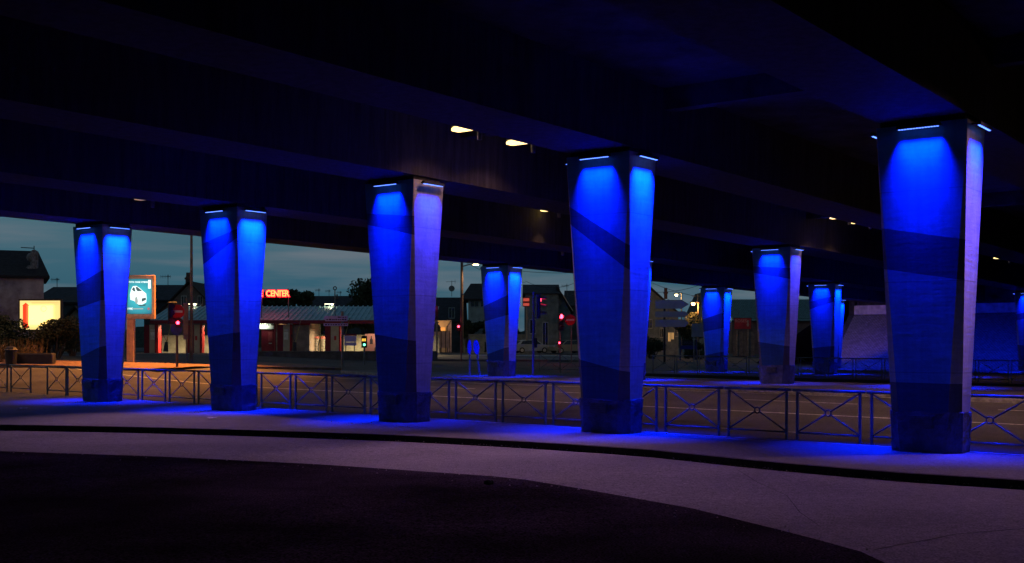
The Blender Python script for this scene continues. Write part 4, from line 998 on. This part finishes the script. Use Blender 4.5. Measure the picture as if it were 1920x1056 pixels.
# posters right of the wash
o = thing('poster_panel', 'salmon poster with two dark bottles, left of the violet-sided pillar', 'poster', (PX(697, 84), 84, TW(PX(697, 84), 84)))
q = lambda y: PZ(y, 84)-TW(PX(697, 84), 84)
MB().box(-.50, .72, 0, .06, q(662), q(626)).build('board', mat('poster_salmon', (.62, .30, .22), .7, .15, 2), o)
def bottle(cx, z): return [(cx-.10, z), (cx+.10, z), (cx+.10, z+.30), (cx+.035, z+.42), (cx+.035, z+.58), (cx-.035, z+.58), (cx-.035, z+.42), (cx-.10, z+.30)]
MB().prism(bottle(-.03, q(645)), -.02, -.003).build('bottle_print', M_SHUT, o); MB().prism(bottle(.30, q(661)), -.02, -.003).build('bottle_print', M_SHUT, o)
for s in (-.46, .68): MB().tube((s, .1, -.2), (s, .1, q(626)), .04).build('post', M_LBODY, o)
area('poster_lamp', (.1, -.9, q(622)), .8, 14, (1., .7, .5), o, (math.radians(30), 0, 0), PI, .2)

# ------------------------------------------------------------------ traffic lights and signs
M_SIGNR = mat('sign_red', (.45, .015, .03), .5, .1, 3); M_SIGNW = mat('sign_white2', (.60, .60, .58), .5, .1, 3); M_TL = mat('signal_black', (.02, .02, .022), .5, .2, 4)
M_TLR = emis('signal_red', (1., .03, .06), 14.); M_TLOFF = mat('signal_lens_off', (.06, .03, .02), .3)
def place(px, Zq): x = PX(px, Zq); return Vector((x, Zq, TW(x, Zq)-.02))
def no_entry(parent, x, z, r, y=-.10):
    s_ = MB().disc((x, z), r, y-.02, y).build('sign_disc', M_SIGNR, parent); MB().box(x-r*.72, x+r*.72, y-.028, y-.021, z-r*.16, z+r*.16).build('white_bar', M_SIGNW, s_); return s_
def signal(parent, x, z, n=3, sz=.30, rz_=0., lit=None, y=0., w=None):
    w = w or sz*.62; M_ = Matrix.Translation((x, y, z))@Matrix.Rotation(rz_, 4, 'Z')
    h_ = MB().bbox(-w, w, -.13, .13, 0, n*sz+.08, .03, M_).build('signal_head', M_TL, parent)
    for k in range(n):
        zc = .04+sz*(k+.5); mb = MB()
        for i in range(10):
            a, b_ = PI*i/9-.0, PI*(i+1)/9
            if i == 9: break
            p0 = (sz*.42*math.cos(a), sz*.42*math.sin(a)); p1 = (sz*.42*math.cos(b_), sz*.42*math.sin(b_))
            mb.add([M_@Vector((p0[0], -.13, zc+p0[1])), M_@Vector((p1[0], -.13, zc+p1[1])), M_@Vector((p1[0], -.36, zc+p1[1]*.9)), M_@Vector((p0[0], -.36, zc+p0[1]*.9))], [(0, 1, 2, 3)])
        mb.build('visor', mat('visor', (.05, .045, .04), .5), h_)
        MB().disc((0, zc), sz*.36, -.16, -.133).build('lens', (lit[k] if lit and lit[k] else M_TLOFF), h_).matrix_local = M_
    return h_
# 1: left, with no-entry sign and pedestrian light
b_ = gp(332, 688); Zq = b_.y; o = thing('traffic_light', 'traffic light with no entry disc and small red lamp, left of the tall mast', 'traffic light', b_)
zz = lambda y: PZ(y, Zq)-b_.z
MB().tube((0, 0, -.1), (0, 0, zz(572)), .07, .06, 10).build('pole', mat('signal_pole', (.13, .10, .10), .5, .2, 4), o)
signal(o, -.24, zz(608), 3, .36, .25)
no_entry(o, .05, zz(584.5), .37)
pd = MB().bbox(-.02, .26, -.2, 0, zz(613), zz(597), .02).build('pedestrian_head', M_TL, o)
MB().disc((.10, zz(605.5)), .085, -.225, -.203).build('red_figure', M_TLR, pd)
MB().disc((0, zz(618)), .30, -.14, -.11).build('round_sign', mat('sign_blue', (.03, .05, .22), .5), o)
point('red_light', (.10, -.4, zz(605.5)), 3, (1, .03, .05), o)
# post with box beside it
o = thing('signal_post', 'grey post with a long narrow plate beside the tall mast', 'post', gp(350, 676))
MB().tube((0, 0, -.1), (0, 0, 3.6), .06).build('pole', M_POLE, o); MB().box(-.16, .12, -.12, -.065, 1.2, 3.3).build('plate', mat('plate_dull', (.20, .15, .16), .6), o)
# 2: direction sign
b_ = gp(642, 686); Zq = b_.y; o = thing('direction_sign', 'violet-lit two-plate direction sign pointing left', 'direction sign', b_); zz = lambda y: PZ(y, Zq)-b_.z; xx = lambda x: PX(x, Zq)-b_.x
MB().tube((0, 0, -.1), (0, 0, zz(584)), .075, n=10).build('pole', M_POLE, o)
M_DS = mat('violet_lit_plate', (.62, .46, .85), .5, .1, 3); M_DK = mat('plate_text', (.05, .04, .10), .6)  # white plates, the violet light on them put into the colour
a_ = MB().prism([(xx(607), zz(597)), (xx(611), zz(602.5)), (xx(652), zz(602.5)), (xx(653), zz(592.5)), (xx(611), zz(592.5))], -.14, -.10).build('arrow_plate', M_DS, o)
MB().box(xx(607.5), xx(653), -.14, -.10, zz(611.5), zz(606.5)).build('arrow_plate', M_DS, o)
rnd = random.Random(2); mb = MB()
def dashes(mb, xa, xb, z, h, y):
    x = xa
    while x < xb:
        w_ = rnd.uniform(.05, .13); mb.box(x, min(xb, x+w_), y-.006, y, z, z+h*rnd.uniform(.7, 1)); x += w_+rnd.uniform(.02, .07)
dashes(mb, xx(634), xx(650), zz(596.2), .07, -.141); dashes(mb, xx(613), xx(650), zz(600.6), .08, -.141); dashes(mb, xx(610), xx(651), zz(610), .07, -.141)
mb.build('worn_lettering', M_DK, a_)
MB().tube((xx(656), 0, zz(596)), (xx(648), -.02, zz(628)), .025).build('stay', mat('stay_y', (.30, .26, .12)), o)
o = thing('notice_board', 'violet-grey two-panel board on short legs right of the direction sign pole', 'sign', place(656, 82)); zq = lambda y: PZ(y, 82)-o.location.z
MB().box(-.40, .45, 0, .05, zq(641), zq(630)).build('panel', M_DS, o); MB().box(-.40, .45, 0, .05, zq(648), zq(642)).build('panel', M_DS, o); MB().box(-.42, .47, -.01, .055, zq(629.6), zq(626)).build('header', M_DRED, o)
for s in (-.3, .3): MB().tube((s, .08, -.1), (s, .08, zq(630)), .03).build('leg', M_LBODY, o)
# 3: small green signal
b_ = gp(683, 681); Zq = b_.y; o = thing('traffic_light', 'small traffic light showing green below a yellow box, left of the salmon poster', 'traffic light', b_); zz = lambda y: PZ(y, Zq)-b_.z
MB().tube((0, 0, -.1), (0, 0, zz(650)), .06, n=8).build('pole', M_LBODY, o)
hd = MB().bbox(-.17, .17, -.1, .1, zz(652), zz(630), .02).build('signal_head', M_TL, o)
MB().disc((.02, zz(646.5)), .075, -.125, -.103).build('green_lens', emis('signal_green', (.15, 1., .45), 4.), hd)
MB().box(-.13, -.01, -.12, -.103, zz(640), zz(635)).box(.02, .11, -.12, -.103, zz(640), zz(635)).build('yellow_window', emis('box_yellow', (1., .55, .06), 1.2), hd)
# 4: red visors at the edge of the violet-sided pillar
b_ = place(819, 86); o = thing('traffic_light', 'red traffic light glowing at the right edge of the violet-sided pillar', 'traffic light', b_); zz = lambda y: PZ(y, 86)-b_.z
MB().tube((0, 0, -.1), (0, 0, zz(586)), .07).build('pole', M_LBODY, o); signal(o, -.12, zz(600), 3, .32, -.7, (None, None, M_TLR)); point('red_light', (.1, -.35, zz(578)), 6, (1, .03, .06), o)
# 5: wooden pole with lamp
b_ = place(866, 120); Zq = 120.; o = thing('street_lamp', 'wooden pole with a lit lamp arm under the deck edge', 'street lamp', b_); zz = lambda y: PZ(y, Zq)-b_.z; xx = lambda x: PX(x, Zq)-b_.x
MB().tube((0, 0, -.2), (0, 0, zz(478)), .19, .13, 10).build('pole', mat('wood_pole', (.11, .075, .065), .8, .3, 3, stretch=(4, 4, .5)), o)
MB().path([(0, 0, zz(500)), (xx(878), -.3, zz(497)), (xx(887), -.5, zz(495.5))], .06).build('arm', M_LBODY, o)
hd = MB().bbox(xx(886), xx(898), -.75, -.35, zz(496.3), zz(492.8), .05).build('lamp_head', M_LBODY, o)
MB().box(xx(887.5), xx(897.5), -.8, -.3, zz(498), zz(496.4)).build('lamp_glass', emis('lamp_sodium_soft', (1., .66, .25), 16.), hd)
spot('street_light', (xx(892), -.55, zz(499)), 900, (1., .6, .28), o, (0, 0, 0), 2.6, .6)
# 6: pedestrian red on thin pole
b_ = place(860, 84); o = thing('pedestrian_light', 'small red pedestrian light left of the wooden pole', 'pedestrian light', b_); zz = lambda y: PZ(y, 84)-b_.z
MB().tube((.18, 0, -.1), (.18, 0, zz(551)), .055).build('pole', mat('pole_red', (.22, .09, .10)), o); hd = MB().bbox(-.14, .14, -.2, -.02, zz(621), zz(606), .02).build('signal_head', M_TL, o)
MB().tube((.18, 0, zz(551)), (.36, 0, zz(553)), .04).build('arm', M_POLE, o)
MB().disc((0, zz(612.5)), .08, -.225, -.203).build('red_figure', M_TLR, hd); point('red_light', (0, -.45, zz(612.5)), 4, (1, .03, .06), o)
# 7: pair of signs seen edge-on, the blue LED light put into their colour
for (xa_, yb_, tilt_, w_, lab) in ((880.5, 704, 0., .17, 'left of two blue-lit round signs on short poles beside the slim pillar'), (899, 704, -.12, .24, 'right of two blue-lit signs, on a leaning pole beside the slim pillar')):
    Zq = 56.5; b_ = Vector((PX(xa_, Zq), Zq, PZ(yb_, Zq))); o = thing('round_sign', lab, 'sign', b_, 0, 'blue-lit signs on the island'); o.rotation_euler = (0, tilt_*.9, 0)
    MB().tube((0, 0, -.15), (0, 0, 1.72), .045, n=8).build('pole', mat('sign_pole', (.30, .30, .32), .5, .2, 3), o)
    n_ = 20; R_ = .36
    s_ = MB().prism([(w_/R_*R_*.62*math.cos(2*PI*i/n_), 1.38+R_*math.sin(2*PI*i/n_)) for i in range(n_)], -.09, -.05).build('sign_plate', mat('sign_led_blue', (.10, .16, .75), .5, .1), o)
    MB().box(-.025, .025, -.048, -.04, 1.1, 1.7).build('bracket', M_TL, s_)
# 8: side-on traffic light on a pole
Zq = 57.; b_ = Vector((PX(999.5, Zq), Zq, PZ(706, Zq))); o = thing('traffic_light', 'tall traffic light seen from the side with hooded lenses, right of the slim pillar', 'traffic light', b_); zz = lambda y: PZ(y, Zq)-b_.z
MB().tube((0, 0, -.15), (.03, 0, zz(547)), .055, n=8).build('pole', mat('sign_pole2', (.20, .18, .26), .4, .2, 3), o)
hb = MB().bbox(.17, .36, -.17, .17, zz(597), zz(552), .02).build('signal_head', mat('signal_back', (.05, .06, .16), .5), o)
for k, yv in enumerate((558, 572, 586)):
    mb = MB()
    for i in range(9):
        a, c_ = PI*i/9, PI*(i+1)/9
        mb.add([(.36, .13*math.cos(a), zz(yv)+.13*math.sin(a)-.06), (.36, .13*math.cos(c_), zz(yv)+.13*math.sin(c_)-.06), (.66, .12*math.cos(c_), zz(yv)+.12*math.sin(c_)-.09), (.66, .12*math.cos(a), zz(yv)+.12*math.sin(a)-.09)], [(0, 1, 2, 3)])
    mb.build('visor', mat('visor_pale', (.34, .26, .22), .6), hb)
MB().disc((0, 0), .10, -.01, .01).build('lens', M_TLR, hb).matrix_local = Matrix.Translation((.39, 0, zz(561)))@Matrix.Rotation(PI/2, 4, 'Z')
point('red_light', (.5, 0, zz(561)), 2.5, (1, .03, .06), o)
MB().path([(0, 0, zz(552)), (.2, 0, zz(553))], .02).path([(0, 0, zz(596)), (.2, 0, zz(596))], .02).build('bracket', M_TL, o)
MB().bbox(.06, .20, -.1, .08, zz(652), zz(634), .02).build('push_button_box', M_TL, o)
# 9: red light with no entry sign
Zq = 88.; b_ = place(1050, Zq); o = thing('traffic_light', 'bright red traffic light on a thin pole with a lower second red lamp', 'traffic light', b_); zz = lambda y: PZ(y, Zq)-b_.z
MB().tube((0, 0, -.1), (0, 0, zz(588)), .06).build('pole', M_LBODY, o)
hd = signal(o, .05, zz(620), 3, .40, .35, (None, None, M_TLR), w=.2)
MB().disc((.10, zz(592)), .095, -.42, -.38).build('red_lens', M_TLR, o); l2 = MB().bbox(-.16, .08, -.2, 0, zz(652), zz(638), .02).build('lower_head', M_TL, o)
MB().disc((-.05, zz(643)), .07, -.225, -.203).build('red_lens', M_TLR, l2)
point('red_light', (.1, -.7, zz(592)), 22, (1, .03, .08), o); point('red_light', (-.05, -.6, zz(643)), 12, (1, .03, .08), o)
b_ = place(1069, 89); o = thing('no_entry_sign', 'round red no entry sign beside the bright red traffic light', 'road sign', b_); zq = lambda y: PZ(y, 89)-b_.z
MB().tube((.1, 0, -.1), (.1, 0, zq(590)), .05).build('pole', M_POLE, o); no_entry(o, 0, zq(600), .42)
# small neon sign right of slim pillar
b_ = Vector((PX(988, 120), 120, PZ(575, 120))); o = thing('neon_sign', 'small red lit sign half hidden by the slim pillar', 'neon sign', b_)
MB().box(-.45, .3, 0, .1, 0, .95).build('casing', M_DRED, o); MB().box(-.38, .24, -.03, -.003, .08, .36).box(-.38, .24, -.03, -.003, .55, .86).build('lit_bar', emis('neon_dull', (.9, .12, .08), .5), o)
MB().tube((0, .2, -3.5), (0, .2, 0), .06).build('pole', M_LBODY, o)

# ------------------------------------------------------------------ direction arrows at the right
Zq = 84.; b_ = gp(1246, 680); Zq = b_.y; o = thing('direction_sign', 'three blank grey arrow plates pointing right on one dark pole', 'direction sign', b_); zz = lambda y: PZ(y, Zq)-b_.z; xx = lambda x: PX(x, Zq)-b_.x
MB().box(-.08, .08, 0, .14, -.1, zz(562)).build('pole', mat('arrow_pole', (.03, .03, .035), .5), o); MB().tube((xx(1253), .08, zz(620)), (xx(1253), .08, zz(561)), .04).build('rear_post', M_POLE, o)
M_AR = mat('arrow_plate', (.42, .38, .52), .5, .1, 2); M_AE = mat('arrow_edge', (.45, .42, .55), .4)
for (y0_, y1_, xs_) in ((562.5, 579, 1278), (584, 595, 1284), (599.5, 613, 1284)):
    ym = (y0_+y1_)/2
    a_ = MB().prism([(xx(1228.5), zz(y1_)), (xx(xs_), zz(y1_)), (xx(1291.5), zz(ym)), (xx(xs_), zz(y0_)), (xx(1228.5), zz(y0_))], -.08, -.03).build('arrow_plate', M_AR, o)
    MB().prism([(xx(xs_), zz(y0_)), (xx(xs_)-.12, zz(y0_)), (xx(1291.5)-.14, zz(ym)), (xx(1291.5), zz(ym))], -.095, -.083).build('bright_edge', M_AE, a_)
b_ = gp(1291, 674); Zq = b_.y; o = thing('information_board', 'dark blue board on two legs with pale letters above, behind the far barriers', 'information board', b_); zz = lambda y: PZ(y, Zq)-b_.z; xx = lambda x: PX(x, Zq)-b_.x
MB().box(xx(1277), xx(1306), -.05, .05, zz(655), zz(648)).build('board', mat('board_blue', (.02, .03, .16), .5), o)
MB().box(xx(1279), xx(1304), -.04, .04, zz(647.5), zz(638)).build('letter_panel', M_TL, o)
text_obj('GARAGE', .36, 'lettering', mat('faint_letters', (.10, .09, .10)), o, (0, -.048, zz(643)), .003)
for x in (1275.5, 1306): MB().tube((xx(x), 0, -.1), (xx(x), 0, zz(638)), .07, n=8).build('leg', mat('leg_blue', (.05, .05, .12), .5), o)
o = thing('cabinet', 'pale grey square hoarding left of the small far pillar', 'hoarding', place(1312, 104)); zq = lambda y: PZ(y, 104)-o.location.z
MB().box(-.72, .70, 0, .1, zq(632), zq(607)).build('panel', mat('hoarding', (.24, .24, .24), .8, .2, 1), o)
for s in (-.5, .5): MB().tube((s, .15, -.1), (s, .15, zq(610)), .05).build('post', M_LBODY, o)
# two distant street lamps
def street_lamp(px, y, Zq, yb, label, col, power, k=16., arm=-1):
    b_ = place(px+10*-arm, Zq); o = thing('street_lamp', label, 'street lamp', b_, 0, 'distant street lamps'); zz = lambda yy: PZ(yy, Zq)-b_.z; w = 10/F*Zq*arm
    MB().tube((0, 0, -.1), (0, 0, zz(y-3)), .10, .07).build('pole', mat('lamp_pole', (.30, .18, .12), .6, .3, 3), o)
    MB().tube((0, 0, zz(y-3)), (w*.8, -.1, zz(y-1)), .04).build('arm', M_LBODY, o)
    h_ = MB().bbox(w-.3, w+.3, -.3, .1, zz(y)+.02, zz(y)+.16, .03).build('lamp_head', M_LBODY, o)
    MB().ball((w, -.12, zz(y)-.06), .19).build('lamp_glass', emis('glass_%d' % px, col, k), h_)
    point('lamp_glow', (w, -.2, zz(y)-.35), power, col, o, .15)
street_lamp(1299.5, 568.5, 118, 640, 'bright orange street lamp beside its orange-lit pole, left of the small far pillar', (1., .50, .16), 420, 18, -1)
street_lamp(1268, 552, 145, 640, 'yellowish distant street lamp above the direction arrows', (1., .85, .45), 160, 8)
o = thing('utility_pole', 'thin dark utility pole right of the orange street lamp', 'utility pole', place(1308, 125))
MB().tube((0, 0, -.1), (0, 0, PZ(552, 125)-o.location.z), .09, .06).build('pole', M_LBODY, o); MB().box(-.6, .6, -.04, .04, PZ(556, 125)-o.location.z, PZ(555, 125)-o.location.z).build('crossarm', M_LBODY, o)
# overhead wires
def wire(label, pts, Z0, Z1, sag=.4):
    (xa_, ya_), (xb_, yb_) = pts; A = Vector((PX(xa_, Z0), Z0, PZ(ya_, Z0))); B = Vector((PX(xb_, Z1), Z1, PZ(yb_, Z1)))
    P_ = [A.lerp(B, i/12)-Vector((0, 0, sag*4*(i/12)*(1-i/12))) for i in range(13)]
    tag(MB().path(P_, .022, 4).build('overhead_wire', M_TL), label, 'wire', 'overhead wires')
wire('upper wire from the wooden pole towards the slim pillar', ((868, 489), (985, 530)), 120, 128)
wire('long wire crossing the sky right of the slim pillar', ((905, 497), (1100, 510)), 128, 120)
wire('sagging wire above the corner house', ((985, 527), (1095, 522)), 132, 126, .9)
wire('wire running down to the corner house aerial', ((1066, 556), (1100, 536)), 132, 120, .1)
wire('wire from the left of the orange street lamp across the arrows', ((1230, 548), (1330, 528)), 120, 122, .3)
wire('second wire meeting the thin utility pole', ((1210, 525), (1308, 556)), 118, 125, .2)

# ------------------------------------------------------------------ orange-lit gateway and fence left of the wooden pole
Zq = 124.; b_ = place(830, Zq); o = thing('gateway_canopy', 'orange-lit flared concrete canopy over a gate, left of the wooden pole', 'canopy', b_); zz = lambda y: PZ(y, Zq)-b_.z; xx = lambda x: PX(x, Zq)-b_.x
MB().prism([(xx(826), 0), (xx(837), 0), (xx(837), zz(613)), (xx(845), zz(601)), (xx(816), zz(601)), (xx(826), zz(613))], 0, 1.2).build('canopy', mat('canopy_cream', (.46, .36, .24), .8, .15, 2), o)
MB().box(xx(839), xx(846), .2, 1.0, 0, zz(600)).build('pier', mat('pier_mauve', (.30, .24, .26)), o)
f_ = MB().box(xx(827), xx(835), -.03, -.003, zz(621), zz(614)).build('lit_opening', emis('gate_lit', (1., .45, .10), .5), o)
point('gate_light', (xx(824), -1.2, zz(612)), 55, (1., .5, .18), o, .15)
Zq = 108.; b_ = place(829, Zq); o = thing('panel_fence', 'pale orange fence panels between dark uprights, right of the violet-sided pillar', 'fence', b_); zz = lambda y: PZ(y, Zq)-b_.z; xx = lambda x: PX(x, Zq)-b_.x
for k in range(4): MB().box(xx(811+8.1*k)+.03, xx(811+8.1*(k+1))-.03, 0, .05, .35, zz(622)).build('panel', mat('fence_panel', (.42, .30, .25), .8, .2, 2), o)
for k in range(5): MB().box(xx(811+8.1*k)-.03, xx(811+8.1*k)+.03, -.03, .08, -.1, zz(621)).build('upright', M_TL, o)
MB().box(xx(811), xx(843.4), -.03, .02, zz(621.5), zz(620.5)).build('top_rail', M_TL, o)
spot('fence_light', (xx(822), -5, 5.5), 160, (1., .52, .26), o, (math.radians(38), 0, 0), 1.2, .8)
o = thing('wheelie_bin', 'dark wheeled bins by the kerb left of the slim pillar', 'bin', place(917, 118)); MB().bbox(-.45, .45, -.3, .3, .1, 1.0, .05).build('body', M_TL, o); MB().bbox(-.48, .48, -.34, .32, 1.0, 1.08, .02).build('lid', M_SHUT, o)
for s in (-.4, .4): MB().tube((s, -.05, .1), (s, .05, .1), .1, n=10).build('wheel', M_TL, o)
# streaks of pale kerb lit by the lamps
patch('kerb', [(878, 667.5), (1110, 669.5), (1110, 667.8), (878, 665.8)], M_STONE, .03, skirt=.2)
patch('far_street', [(700, 673), (1120, 676), (1120, 667.8), (700, 665)], M_PAVE, .0, skirt=.2)

# ------------------------------------------------------------------ parked cars
M_CARA = mat('car_silver', (.30, .34, .35), .35, .1, 2, metal=.4, spec=.5); M_CARB = mat('car_grey', (.16, .20, .20), .35, .1, 2, metal=.4, spec=.5); M_TYRE = mat('tyre', (.015, .015, .015), .8)
def car(px, Zq, rz_, m, label, lit=False):
    o = thing('parked_car', label, 'car', place(px, Zq), rz_, 'parked cars')
    L = 2.05; prof = [(-L, .30), (-L, .72), (-1.9, .86), (-1.15, .93), (-.55, 1.38), (-.2, 1.45), (.75, 1.44), (1.35, 1.30), (1.85, .98), (L, .90), (L+.02, .32), (1.6, .24), (-1.7, .24)]
    mb = MB(); n_ = len(prof)
    def inset(z): return .80 if z < 1.0 else .80-(z-1.0)*.38
    for s in (-1, 1):
        for (x, z) in prof: mb.v.append((x, s*inset(z), z))
    for i in range(n_): mb.f.append((i, (i+1) % n_, n_+(i+1) % n_, n_+i))
    mb.f += [tuple(range(n_-1, -1, -1)), tuple(range(n_, 2*n_))]
    mb.build('body', m, o)
    for s in (-1, 1):
        y = s*.745
        MB().add([(-1.0, s*.803, .95), (1.45, s*.803, .98), (1.2, s*.69, 1.30), (.7, s*.66, 1.385), (-.2, s*.66, 1.385), (-.5, s*.68, 1.33)], [(0, 1, 2, 3, 4, 5) if s < 0 else (5, 4, 3, 2, 1, 0)]).build('side_window', M_GLASS, o)
        for x in (-1.3, 1.3):
            w_ = MB().tube((x, s*.62, .31), (x, s*.83, .31), .31, n=16).build('wheel', M_TYRE, o); MB().tube((x, s*.831, .31), (x, s*.845, .31), .19, n=12).build('rim', M_FRAME, w_)
        MB().bbox(-L-.03, -L+.12, s*.62-.14, s*.62+.14, .66, .80, .02).build('headlight', emis('headlight_on', (1., .75, .6), 6.) if lit else M_FRAME, o)
        MB().bbox(L-.1, L+.04, s*.66-.1, s*.66+.1, .72, .92, .02).build('tail_light', M_SIGNR, o)
    MB().add([(-1.13, -.72, .955), (-1.13, .72, .955), (-.57, .62, 1.375), (-.57, -.62, 1.375)], [(0, 3, 2, 1)]).build('windscreen', M_GLASS, o)
    MB().add([(1.37, -.62, 1.30), (1.37, .62, 1.30), (1.83, .70, 1.0), (1.83, -.70, 1.0)], [(0, 3, 2, 1)]).build('rear_window', M_GLASS, o)
    return o
car(995, 127, PI+.35, M_CARA, 'pale silver car parked right of the slim pillar')
car(1064, 127, .5, M_CARB, 'grey-green car parked behind the lower red lamp')
car(1206, 112, 1.1, M_CARB, 'dark car with one lit headlight half hidden by the steep-banded pillar', True)

# ------------------------------------------------------------------ litter on the near lane and pavement
M_PAPER = mat('paper', (.62, .58, .60), .8, .2, 9)
def paper(px, py, w, lab, off=RDROP):
    p_ = gp(px, py, off); rnd = random.Random(px); o = tag(None or MB().build('paper_scrap', M_PAPER), lab, 'paper scrap', 'paper scraps'); o.location = p_+Vector((0, 0, .012))
    me = o.data; me.clear_geometry(); n_ = 5; vs = []; fs = []
    for i in range(n_):
        for j in range(3): vs.append((w*(i/(n_-1)-.5)+rnd.uniform(-.02, .02), .10*(j-1)+rnd.uniform(-.02, .02), rnd.uniform(0, .045)))
    for i in range(n_-1):
        for j in range(2): fs.append((i*3+j, (i+1)*3+j, (i+1)*3+j+1, i*3+j+1))
    me.from_pydata(vs, [], fs); me.update(); return o
paper(1350, 863, .32, 'larger pale scrap of paper in the gutter')
paper(1225, 855, .14, 'small pale scrap in the gutter left of the larger one')
paper(398, 786, .24, 'pale scrap on the pavement in front of the second pillar', .0)
paper(43, 768, .3, 'pale scrap on the pavement at the far left', .0)
p_ = gp(915, 912, RDROP); o = tag(MB().ball((0, 0, .03), .055, sq=(1.2, 1, .8)).ball((.05, .02, .03), .04).build('pebble', M_KERB), 'dark lump lying on the edge of the dark tarmac', 'stone'); o.location = p_+Vector((0, 0, .03))

# grit and small litter gathered in the gutter and along the edge of the dark tarmac
rnd = random.Random(8); mb = MB()
for _ in range(420):
    uu_ = rnd.uniform(-27, -2)
    if rnd.random() < .6: vv_ = KERB(uu_)-.03-abs(rnd.gauss(0, .12))
    else: vv_ = interp(dp, uu_)+rnd.gauss(.05, .35)
    r_ = rnd.uniform(.006, .018); p = UV(uu_, vv_, T(uu_, vv_)+RDROP+.036)
    mb.add([p+Vector((-r_, -r_, 0)), p+Vector((r_*1.2, -r_*.6, 0)), p+Vector((r_*.5, r_, 0)), p+Vector((0, 0, r_))], [(0, 1, 3), (1, 2, 3), (2, 0, 3), (0, 2, 1)])
tag(mb.build('grit', mat('grit', (.40, .36, .33), .8, .4, 20)), kind='stuff')
mb = MB()
for _ in range(900):     # weeds and dead leaves in the kerb joint
    uu_ = rnd.uniform(-27, -3); uu_ += .3*math.sin(uu_*3); vv_ = KERB(uu_)-.01-abs(rnd.gauss(0, .05)); p = UV(uu_, vv_, T(uu_, vv_)+RDROP+.008); r_ = rnd.uniform(.01, .035)
    a = rnd.uniform(0, 2*PI); d1 = Vector((math.cos(a), math.sin(a), rnd.uniform(0, 1.1)))*r_; d2 = Vector((-math.sin(a), math.cos(a), rnd.uniform(-.2, .4)))*r_*.4
    mb.add([p, p+d1*.5+d2, p+d1, p+d1*.5-d2], [(0, 1, 2, 3)])
tag(mb.build('dead_leaves', mat('dead_leaf', (.17, .12, .07), .9, .5, 9)), kind='stuff')

# low wooded rise on the horizon
rnd = random.Random(31); mb = MB(); P_ = []
for i in range(161):
    a = math.radians(-75+150*i/160); R_ = 330; P_.append((R_*math.sin(a), R_*math.cos(a), 5.2+1.6*math.sin(i*.31)+1.1*math.sin(i*.93+1)+rnd.uniform(-.3, .3)))
for (x, y, h_) in P_:
    for k, dz in ((1, -.5), (1.03, h_), (1.10, h_*.9), (1.16, -.5)): mb.v.append((x*k, y*k, dz))
for i in range(160):
    for k in range(3): mb.f.append((i*4+k, i*4+k+1, (i+1)*4+k+1, (i+1)*4+k))
tag(mb.build('hills', leafmat('far_wood', (.035, .045, .030))), kind='structure')
